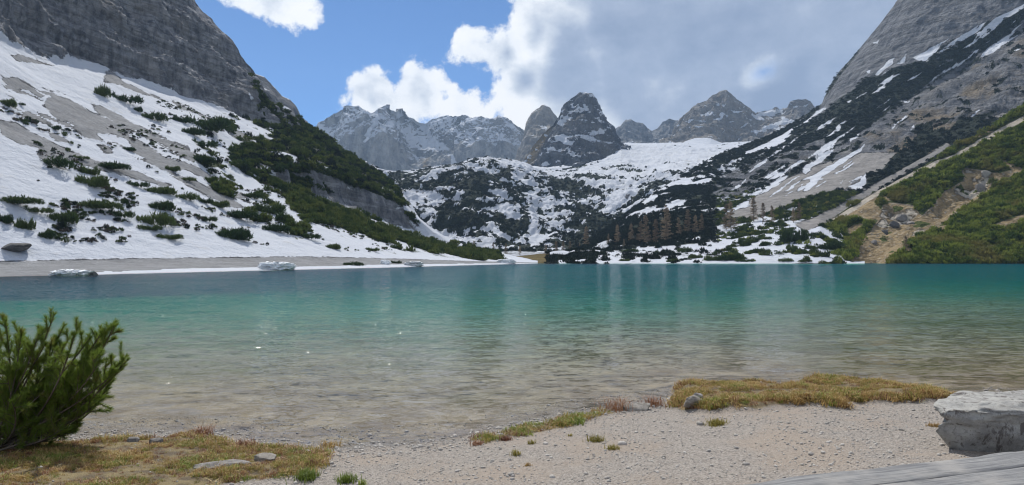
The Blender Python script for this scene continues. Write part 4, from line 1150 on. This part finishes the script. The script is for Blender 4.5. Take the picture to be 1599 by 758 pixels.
larches += [('hill', 1414, 397, 30, 'pale yellowish bare larch at the foot of the gully', 1)]
for (key, a_, b_, h_, lb, k) in larches:
    p = LAYERS[key].point(a_, b_); m = float(p[1]) / F * h_
    e = bpy.data.objects.new('larch_tree', None); COL.objects.link(e)
    e.location = p - np.array([0, 0, 0.03 * m]); e.scale = (m * 1.05, m * 1.05, m); e.rotation_euler = (0, 0, k * 1.7 + a_)
    e['label'] = lb; e['category'] = 'larch'; e['group'] = 'bare larches across the lake'
    link('trunk', LM[k % 4][0], e); link('crown', LM[k % 4][1], e)

# ------------------------------------------------------------------ rocks, ice blocks
def rock_grid(seed, nu=48, nv=28, sx=1.0, sy=1.0, sz=1.0, ex=0.6, rough=0.16, cut=True):
    r = np.random.default_rng(seed)
    u = np.linspace(0, 2 * np.pi, nu, endpoint=False); v = np.linspace(-np.pi / 2, np.pi / 2, nv)
    U, Vv = np.meshgrid(u, v)
    sp = lambda q: np.sign(q) * np.abs(q) ** ex
    P = np.stack([sp(np.cos(Vv)) * sp(np.cos(U)), sp(np.cos(Vv)) * sp(np.sin(U)), sp(np.sin(Vv))], -1)
    P = P * (1 + rough * (1.6 * fbm(P * 0.9, 3, off=seed * 3.1)[..., None] + 0.9 * (ridged(P * 1.9, 4, off=seed * 1.7)[..., None] - 0.6)))
    if cut:
        for k in range(7):
            n = unit(r.normal(size=3)); dd = (P @ n) - r.uniform(0.62, 0.92)
            P = P - np.maximum(dd, 0)[..., None] * n * 0.85
    P = P + normals(P) * (0.02 * fbm(P * 7, 3, off=seed))[..., None]
    P[0] = P[0].mean(0); P[-1] = P[-1].mean(0)
    return P * np.array([sx, sy, sz])


def rock_mesh(name, P, mat):
    nv, nu = P.shape[:2]
    i = np.arange(nv * nu).reshape(nv, nu)
    q = np.stack([i[:-1], np.roll(i[:-1], -1, 1), np.roll(i[1:], -1, 1), i[1:]], -1).reshape(-1, 4)
    me = mesh_from(name, P, q, np.full(len(q), 4), mat, True)
    return me


LIME = stone_mat('limestone', (0.27, 0.265, 0.25), (0.40, 0.395, 0.37), (0.21, 0.20, 0.19), 0.40, 0.75)
PALE = stone_mat('pale_stone', (0.27, 0.245, 0.21), (0.42, 0.39, 0.345), (0.21, 0.19, 0.165), 0.2)
PALE2 = stone_mat('dusty_stone', (0.22, 0.20, 0.17), (0.32, 0.295, 0.26), (0.16, 0.14, 0.12), 0.2)
GREY = stone_mat('grey_stone', (0.16, 0.15, 0.14), (0.30, 0.28, 0.26), (0.10, 0.09, 0.085), 0.2)
FARROCK = stone_mat('dark_rock', (0.09, 0.09, 0.09), (0.16, 0.155, 0.15), (0.06, 0.06, 0.06), 2.0)
ICE = stone_mat('old_snow', (0.76, 0.79, 0.82), (0.84, 0.86, 0.88), (0.70, 0.73, 0.76), 1.2)

# boulder at the right edge: long block, its left end leaning out over the gravel
P = rock_grid(5, 120, 70, 1, 1, 1, 0.42, 0.10)
P = P + normals(P) * (0.10 * (ridged(P * np.array([1.6, 1.6, 2.6]), 6, off=9) - 0.55))[..., None]
gb = ground_hit(1560, 712)
hh = 0.40
P = P * np.array([1.15, 0.55, hh])
P[..., 0] -= np.clip(P[..., 2] + hh, 0, 2 * hh) * 0.42 * sst(-P[..., 0], -0.6, 0.4)
P[..., 2] += 0.05 * sst(P[..., 0], -1.2, -0.6) * 0
me = rock_mesh('boulder', P, LIME)
boulder = link('boulder', me, label='big pale limestone boulder with dark stains at the right edge', category='boulder')
boulder.location = (gb[0] + 0.98, gb[1] + 0.42, gb[2] + hh * 0.06)
boulder.rotation_euler = (0, 0, 0.06)


def stone(px, py, w, h, mat, label, seed, flat=0.7, key=None, name='stone', cat='stone', group=None, sink=0.25, yaw=0.0):
    p = ground_hit(px, py) if key is None else LAYERS[key].point(px, py)
    m = float(p[1]) / F
    G_ = rock_grid(seed, 64, 36, 1, 1, 1, 0.7, 0.2, name != 'ice_block')
    if name == 'ice_block':
        G_ = G_ + normals(G_) * (0.9 * (ridged(G_ * 2.0, 5, off=seed) - 0.55) + 0.35 * fbm(G_ * 1.2, 3, off=seed))[..., None]
    me = rock_mesh(name, G_ * np.array([w * m / 2, w * m / 2 * flat, h * m * 0.62]), mat)
    o = link(name, me, label=label, category=cat)
    if group: o['group'] = group
    o.location = (p[0], p[1], p[2] + h * m * (0.5 - sink)); o.rotation_euler = (0, 0, yaw)
    return o


stone(994, 641, 46, 14, PALE, 'flat white stone among brown heather at the waterline', 11)
stone(1084, 633, 34, 18, PALE2, 'rounded stone with a dark cap at the left end of the grassy bank', 31)
stone(1091, 627, 16, 9, GREY, 'dark lump on top of the rounded stone', 18, sink=-0.3)
stone(345, 729, 78, 9, GREY, 'long flat grey slab sunk in the dry grass', 13, 0.5, yaw=0.3)
stone(416, 719, 34, 12, PALE2, 'rounded stone right of the long flat slab', 14)
stone(484, 710, 22, 8, GREY, 'dark flat stone at the grass edge by the gravel', 15)
stone(243, 693, 22, 10, GREY, 'dark mossy stone at the waterline in front of the pine', 16)
stone(208, 690, 18, 8, GREY, 'small dark stone left of the mossy stone at the waterline', 19)
stone(25, 392, 42, 13, FARROCK, 'dark boulder lying on the snow at the left edge', 21, 0.7, 'left', 'boulder', 'boulder')
stone(143, 431, 17, 8, FARROCK, 'dark rock at the waterline beside the white ice block', 22, 0.7, 'left', 'boulder', 'boulder')
stone(110, 431, 46, 8, ICE, 'white ice block on the gravel bench at the left shore', 23, 0.7, 'left', 'ice_block', 'ice block', 'ice blocks on the far shore', 0.1)
stone(432, 421, 50, 10, ICE, 'largest ragged ice block in the middle of the left shore', 24, 0.7, 'left', 'ice_block', 'ice block', 'ice blocks on the far shore', 0.1)
stone(645, 415, 26, 6, ICE, 'small ice block right of the round bench pine', 25, 0.7, 'left', 'ice_block', 'ice block', 'ice blocks on the far shore', 0.1)
stone(602, 413, 14, 6, ICE, 'smallest ice block between the two bench pines', 26, 0.7, 'left', 'ice_block', 'ice block', 'ice blocks on the far shore', 0.1)
stone(790, 411, 26, 5, ICE, 'low ice block at the tip of the left shore', 27, 0.7, 'left', 'ice_block', 'ice block', 'ice blocks on the far shore', 0.1)
stone(1530, 296, 14, 14, GREY, 'dark rock knob at the head of the eroded gully', 28, 0.8, 'hill', 'boulder', 'boulder')
stone(1540, 276, 14, 12, PALE, 'pale rock knob on the rim of the eroded gully', 29, 0.8, 'hill', 'boulder', 'boulder')
for k, (x_, y_) in enumerate([(1408, 342), (1395, 352), (1424, 350), (1382, 364), (1364, 380)]):
    stone(x_, y_, 17 - 2 * k, 11 - k, FARROCK if k % 2 else GREY, ['uppermost grey rock rib in the eroded gully', 'dark second rock rib from the top of the gully', 'grey rock rib jutting right of the others in the gully', 'dark second lowest rock rib in the gully', 'lowest small grey rock rib in the gully'][k], 60 + k, 0.8, 'hill', 'boulder', 'boulder', 'rock ribs in the gully', 0.5)

# ------------------------------------------------------------------ pebbles
r = np.random.default_rng(21)
PEB = stone_mat('pebbles', (0.32, 0.295, 0.265), (0.50, 0.47, 0.43), (0.25, 0.225, 0.20), 6.0, 0.0, False)
def peb_src(k):
    P = rock_grid(70 + k, 9, 6, 1, 0.8, 0.55, 0.8, 0.25, False)
    return rock_mesh('pebble_source', P, PEB)
n = 60000
x_ = r.uniform(-7, 8.5, n); y_ = 4.6 + 7.0 * r.random(n) ** 1.0
z_ = ground_z(x_, y_)
s_ = np.interp(x_, _sx, _sy) - y_
keep = (s_ > -1.2)
keep &= ~((sdist(x_, y_, P_LEFT) < -0.1) & (r.random(n) < 0.93)) & ~((sdist(x_, y_, P_BANK) < 0) & (r.random(n) < 0.97))
dens = fbm(np.stack([x_ * 0.8, y_ * 0.8, 0 * x_], -1), 3, off=5)
keep &= r.random(n) < np.clip(0.65 + 1.2 * dens + 0.6 * (np.abs(s_ - 0.3) < 0.5), 0.12, 1)
x_, y_, z_, s_ = x_[keep], y_[keep], z_[keep], s_[keep]; n = len(x_)
sz = 0.0058 * np.exp(r.normal(size=n) * 0.54) * np.where(np.abs(s_ - 0.2) < 0.5, 1.5, 1.0)
scatter('pebbles', np.stack([x_, y_, z_ + sz * 0.15], -1), np.stack([r.normal(size=n) * .3, r.normal(size=n) * .3, r.uniform(0, 6.28, n)], -1), np.repeat(sz[:, None], 3, 1), r.integers(0, 5, n), [peb_src(k) for k in range(5)], label='loose pale pebbles strewn over the gravel shore')

# ------------------------------------------------------------------ grass
def tuft_mesh(seed, n, h, spread, width, mat, lean=0.5, name='grass_tuft'):
    r = np.random.default_rng(seed); V, Fc = [], []
    for k in range(n):
        a_ = r.uniform(0, 6.28); b = np.array([r.normal() * spread, r.normal() * spread, -0.1 * h])
        out = np.array([math.cos(a_), math.sin(a_), 0]); side = np.array([-out[1], out[0], 0]) * width
        ln = h * r.uniform(0.5, 1.15); le = lean * r.uniform(0.2, 1.4)
        p1 = b + np.array([0, 0, 1]) * ln * 0.55 + out * ln * le * 0.3
        p2 = b + np.array([0, 0, 1]) * ln * (1.0 - 0.45 * le) + out * ln * le
        i = len(V)
        V += [b - side, b + side, p1 + side * .8, p1 - side * .8, p2]
        Fc += [(i, i + 1, i + 2), (i, i + 2, i + 3), (i + 3, i + 2, i + 4)]
    return tri_mesh(name, np.array(V), np.array(Fc), mat)


STRAW = foliage_mat('dry_straw_grass', (0.34, 0.22, 0.08), (0.55, 0.40, 0.17), None, 0.3)
OLIVE = foliage_mat('olive_grass', (0.24, 0.21, 0.05), (0.38, 0.31, 0.09), None, 0.3)
FRESH = foliage_mat('fresh_grass', (0.15, 0.20, 0.035), (0.28, 0.33, 0.07), None, 0.35)
BROWN = foliage_mat('brown_stalks', (0.19, 0.085, 0.05), (0.34, 0.18, 0.10), None, 0.2)


def grass_field(name, poly_px, plan_poly, n, hgt, weights, label, seed, box):
    r = np.random.default_rng(seed)
    x = r.uniform(box[0], box[1], n * 6); y = r.uniform(box[2], box[3], n * 6)
    nz = fbm(np.stack([x * 1.6, y * 1.6, 0 * x], -1), 3, off=seed)
    d = sdist(x, y, plan_poly)
    ok = (d < 0.02 + 0.10 * nz) & (r.random(len(x)) < np.clip(0.72 + 2.0 * nz - (0.25 if seed == 5 else 0.0) * np.clip(-d / 0.4, 0, 1), 0.08, 1))
    x, y, nz = x[ok][:n], y[ok][:n], nz[ok][:n]; m = len(x)
    z = ground_z(x, y)
    mats = [STRAW, OLIVE, FRESH, BROWN]
    src = [tuft_mesh(500 + 7 * k + j, 26, 1.0, 0.34, 0.035, mats[k], 0.75) for k in range(4) for j in range(2)]
    c1 = fbm(np.stack([x * 1.1, y * 1.1, 0 * x], -1), 3, off=seed + 30)
    w = np.array(weights)[None, :] * np.exp(3.2 * np.stack([c1, -c1 * 0.5, nz, -nz], -1))
    w /= w.sum(1, keepdims=True); kk = (w.cumsum(1) < r.random((m, 1))).sum(1)
    s = hgt * r.uniform(0.45, 1.4, m) * (1 + 1.3 * np.clip(nz, -.4, .8)) * (1.25 - 0.5 * np.clip(-d[ok][:n] / 0.45, 0, 1))
    S3 = np.stack([s * 1.25, s * 1.25, s], -1)
    return scatter(name, np.stack([x, y, z], -1), np.stack([r.normal(size=m) * .2, r.normal(size=m) * .2, r.uniform(0, 6.28, m)], -1), S3, kk * 2 + r.integers(0, 2, m), src, label=label)


grass_field('dry_grass', G_LEFT, P_LEFT, 8500, 0.046, (1.0, 0.75, 0.3, 0.8), 'short matted yellow and green grass at the lower left', 3, (-7.2, -1.0, 4.6, 8.6))
grass_field('bank_grass', G_BANK, P_BANK, 4600, 0.058, (1.3, 0.8, 0.2, 0.6), 'dry tussock grass on the low bank at the waterline', 5, (2.0, 7.5, 8.0, 12.6))
grass_field('strip_grass', G_STRIP, P_STRIP, 650, 0.05, (0.7, 1.0, 0.7, 0.5), 'narrow grass strip along the waterline', 8, (-1.0, 2.0, 7.0, 10.5))


def tuft(px, py, w, h, mat, label, seed, name='grass_tuft', cat='grass', n=60, lean=0.6, group=None):
    p = ground_hit(px, py); m = float(p[1]) / F
    o = link(name, tuft_mesh(seed, n, h * m, w * m * 0.17, 0.0036, mat, lean, name), label=label, category=cat)
    if group: o['group'] = group
    o.location = p
    return o


GT = 'grass tufts on the gravel'
tuft(543, 754, 42, 18, FRESH, 'bright green grass tuft at the bottom edge of the gravel', 1, n=170, group=GT)
tuft(566, 758, 18, 12, FRESH, 'small green tuft right of the bright bottom tuft', 2, group=GT)
tuft(478, 748, 52, 18, FRESH, 'green grass patch at the right end of the dry grass', 3, n=320, group=GT)
tuft(806, 712, 20, 12, OLIVE, 'olive grass tuft left of the middle on the gravel', 4, n=80, group=GT)
tuft(830, 694, 20, 9, OLIVE, 'small olive tuft under the waterline grass strip', 5, n=70, group=GT)
tuft(824, 728, 16, 7, STRAW, 'tiny straw tuft alone on the gravel', 6, n=40, group=GT)
tuft(932, 690, 40, 13, OLIVE, 'wide olive tuft in the middle of the gravel', 7, n=150, group=GT)
tuft(957, 703, 28, 10, OLIVE, 'olive tuft just below the wide olive tuft', 8, n=100, group=GT)
tuft(890, 682, 12, 6, OLIVE, 'tiny olive tuft by the grass strip end', 9, n=40, group=GT)
tuft(1120, 664, 44, 12, OLIVE, 'ragged olive tuft at the left foot of the grassy bank', 10, n=340, group=GT)
tuft(1460, 667, 26, 9, STRAW, 'rusty straw tuft touching the limestone boulder', 31, n=70, group=GT)
GH = 'brown heather at the waterline'
for (x_, y_, w_, h_, lb, sd) in [(318, 681, 46, 24, 'reddish brown heather sticking out into the lake', 11), (380, 700, 50, 18, 'brown stalks in the grass right of the reddish heather', 12),
                                 (962, 641, 64, 30, 'reddish heather left of the flat white stone', 13), (1020, 635, 52, 24, 'reddish heather right of the flat white stone', 14),
                                 (1505, 622, 54, 12, 'low brown heather behind the limestone boulder', 15), (515, 699, 60, 14, 'rusty moss cushion in the water at the grass end', 16),
                                 (790, 688, 26, 10, 'brown stalk tuft at the left end of the grass strip', 17), (745, 695, 30, 9, 'flattened brown tuft where the gravel meets the water', 18)]:
    tuft(x_, y_, w_, h_, BROWN if sd != 16 else STRAW, lb, sd, 'heather_tuft', 'heather', 150, 0.75, GH)

# ------------------------------------------------------------------ mountain pine in front
def mountain_pine():
    r = np.random.default_rng(12)
    base = ground_hit(-25, 700)
    m = float(base[1]) / F
    root = bpy.data.objects.new('mountain_pine', None); COL.objects.link(root)
    root.location = base
    root['label'] = 'bushy green mountain pine at the water on the left'; root['category'] = 'pine'
    NEED = foliage_mat('pine_needles', (0.065, 0.13, 0.018), (0.18, 0.255, 0.045), (0.22, 0.235, 0.06), 0.45, 9.0)
    shoots = []
    targets = [(8, 480), (-20, 492), (85, 474), (112, 505), (60, 505), (35, 500), (182, 490), (160, 500), (197, 540), (188, 560), (140, 512), (170, 590), (150, 615), (125, 640), (95, 655), (150, 535),
               (100, 560), (40, 540), (70, 590), (-60, 480), (-100, 500), (-140, 520), (-170, 560), (-190, 600), (20, 600), (120, 590), (60, 640), (-30, 560), (-80, 540)]
    limbs = []
    for k in range(74):
        if k < len(targets) * 2:
            q = targets[k % len(targets)]; q = (q[0], q[1] + 17)
            dep = r.normal() * 0.30 if k >= len(targets) else r.normal() * 0.12
            tip = at(q[0] + (r.normal() * 8 if k >= len(targets) else 0), q[1] + (abs(r.normal()) * 14 if k >= len(targets) else 0), base[1] + dep) - base
        else:
            a_ = r.uniform(0, 6.28); el = r.uniform(0.4, 1.3)
            tip = np.array([math.cos(a_) * math.cos(el) * 1.25, math.sin(a_) * math.cos(el) * 0.8, math.sin(el) * 1.35])
        st = np.array([r.normal() * 0.14 + 0.10 * tip[0], r.normal() * 0.12, 0.0])
        ts = np.linspace(0, 1, 12)[:, None]
        mid = st + (tip - st) * 0.5 + np.array([0.16 * tip[0], 0.1 * tip[1], -0.14 * abs(tip[2])]) + r.normal(size=3) * 0.05
        C = (1 - ts) ** 2 * st + 2 * ts * (1 - ts) * mid + ts ** 2 * tip
        limbs.append(C)
        shoots.append((C[-4], C[-1]))
        nsh = 14
        for j in range(nsh):
            f = 0.22 + 0.74 * (j + r.random()) / nsh
            b = np.array([np.interp(f, ts[:, 0], C[:, i]) for i in range(3)])
            ax = unit(C[-1] - C[-3])
            dr = unit(ax * 0.5 + np.array([0, 0, 0.75]) + r.normal(size=3) * 0.55)
            ln = r.uniform(0.10, 0.25) * (1.15 - 0.4 * f)
            e = b + dr * ln + np.array([0, 0, 0.03])
            shoots.append((b, e))
            if r.random() < 0.6:
                dr2 = unit(dr + r.normal(size=3) * 0.5 + np.array([0, 0, 0.35])); b2 = b + (e - b) * 0.6
                shoots.append((b2, b2 + dr2 * ln * 0.75))
    for C in limbs:
        nn = len(C)
        V, q = tube(C, 0.011 * (1 - np.linspace(0, 1, nn)) ** 0.8 + 0.003, 6)
        link('branch', tri_mesh('branch', V, q, BARK, True), root)
    S = Soup(); TW = Soup()
    for (b, e) in shoots:
        if (b[2] + e[2]) < 0.05: continue
        ax = unit(e - b); ln = np.linalg.norm(e - b); nn = int(110 + 420 * ln)
        s = r.random(nn) ** 0.75; s = np.where(r.random(nn) < 0.18, 0.97, 0.05 + 0.95 * s)
        B = b + (e - b) * s[:, None]
        ang = r.uniform(0, 6.28, nn)
        a1 = unit(np.cross(ax, [0.31, 0.2, 0.9])); a2 = np.cross(ax, a1)
        rad = a1 * np.cos(ang)[:, None] + a2 * np.sin(ang)[:, None]
        fw = np.where(s > 0.9, 1.8, 0.95)[:, None]
        d = unit(rad + ax * fw + np.array([0, 0, 0.22]))
        S.add(*spikes(B, d, 0.14, r.uniform(0.045, 0.070, nn), 0.0021, r))
        TW.add(*tube([b, (b + e) / 2, e], [0.005, 0.004, 0.0025], 4))
    link('crown', S.mesh('crown', NEED), root)
    t_ = TW.mesh('twigs', BARK); o = link('twigs', t_, root); o['kind'] = 'stuff'
    return root


mountain_pine()

# ------------------------------------------------------------------ weathered timber in the right corner
def timber_material():
    m, T = new_mat('weathered_timber')
    P = T.node('ShaderNodeTexCoord').outputs['Object']
    g = T.noise(T.v('MULTIPLY', P, (0.6, 14.0, 14.0)), 3.0, 7, 0.65, 0.4)
    g2 = T.noise(T.v('MULTIPLY', P, (1.2, 40.0, 40.0)), 3.0, 4, 0.6)
    b = T.noise(P, 2.2, 4)
    c = T.mix(T.ss(g, 0.35, 0.65), (0.14, 0.142, 0.148), (0.265, 0.265, 0.26))
    c = T.mix(T.ss(b, 0.5, 0.7), c, (0.30, 0.29, 0.275))
    crack = T.ss(g2, 0.60, 0.70)
    c = T.mix(T.m('MULTIPLY', crack, 0.6), c, (0.10, 0.10, 0.10))
    finish(T, c, 0.85, T.bump(T.m('SUBTRACT', g, T.m('MULTIPLY', crack, 0.6)), 0.6, 0.012), 0.2)
    return m


def plank(name, x0, x1, y0, y1, zt, th, mat, parent, seed, wane):
    nx, prof = 120, 22
    xs = np.linspace(x0, x1, nx)
    th_ = np.linspace(0, 2 * np.pi, prof, endpoint=False)
    sp = lambda q: np.sign(q) * np.abs(q) ** 0.32
    cy, hy, hz = (y0 + y1) / 2, (y1 - y0) / 2, th / 2
    V = np.zeros((nx, prof, 3))
    for i, x in enumerate(xs):
        V[i, :, 0] = x; V[i, :, 1] = cy + hy * sp(np.cos(th_)); V[i, :, 2] = zt - hz + hz * sp(np.sin(th_))
    nz = fbm(np.stack([V[..., 0] * 1.6, V[..., 1] * 6, V[..., 2] * 6], -1), 4, off=seed)
    far = (V[..., 1] > cy) if wane else np.zeros(V.shape[:2], bool)
    e1 = fbm(np.stack([xs * 1.3, xs * 0, xs * 0], -1), 4, off=seed + 3)[:, None]
    V[..., 1] += far * 0.09 * e1 * np.clip((V[..., 1] - cy) / hy, 0, 1)
    V[..., 2] += 0.012 * nz - (far * np.clip((V[..., 1] - cy) / hy, 0, 1) ** 3) * 0.035 * (1 + 2 * e1)
    V[[0, -1]] = V[[0, -1]].mean(1, keepdims=True) * 0.12 + V[[0, -1]] * 0.88
    i = np.arange(nx * prof).reshape(nx, prof)
    q = np.stack([i[:-1], i[1:], np.roll(i[1:], -1, 1), np.roll(i[:-1], -1, 1)], -1).reshape(-1, 4)
    fl = list(q.ravel()) + list(i[0]) + list(i[-1][::-1])
    lt = [4] * len(q) + [prof, prof]
    return link(name, mesh_from(name, V, fl, lt, mat, True), parent)


ZT = 0.74
A_ = at(1190, 741, (EYE - ZT) / ((741 - HY) / F)); B_ = at(1599, 695, (EYE - ZT) / ((695 - HY) / F))
bench = bpy.data.objects.new('timber_bench', None); COL.objects.link(bench)
gz = float(ground_z(np.array([A_[0]]), np.array([A_[1]]))[0])
bench.location = (A_[0], A_[1], gz); bench.rotation_euler = (0, 0, math.atan2(B_[1] - A_[1], B_[0] - A_[0]))
bench['label'] = 'weathered grey timber bench top in the lower right corner'; bench['category'] = 'bench'
TM = timber_material()
plank('plank', -0.7, 4.6, -0.34, 0.0, ZT - gz, 0.12, TM, bench, 2, True)
plank('plank', -0.9, 4.5, -0.72, -0.352, ZT - gz + 0.006, 0.12, TM, bench, 6, False)
for lx in (0.2, 3.6):
    V, q = tube([(lx, -0.36, -0.15), (lx, -0.36, 0.1), (lx, -0.36, ZT - gz - 0.115)], [0.17, 0.165, 0.16], 14)
    link('leg', tri_mesh('leg', V, q, TM, True), bench)
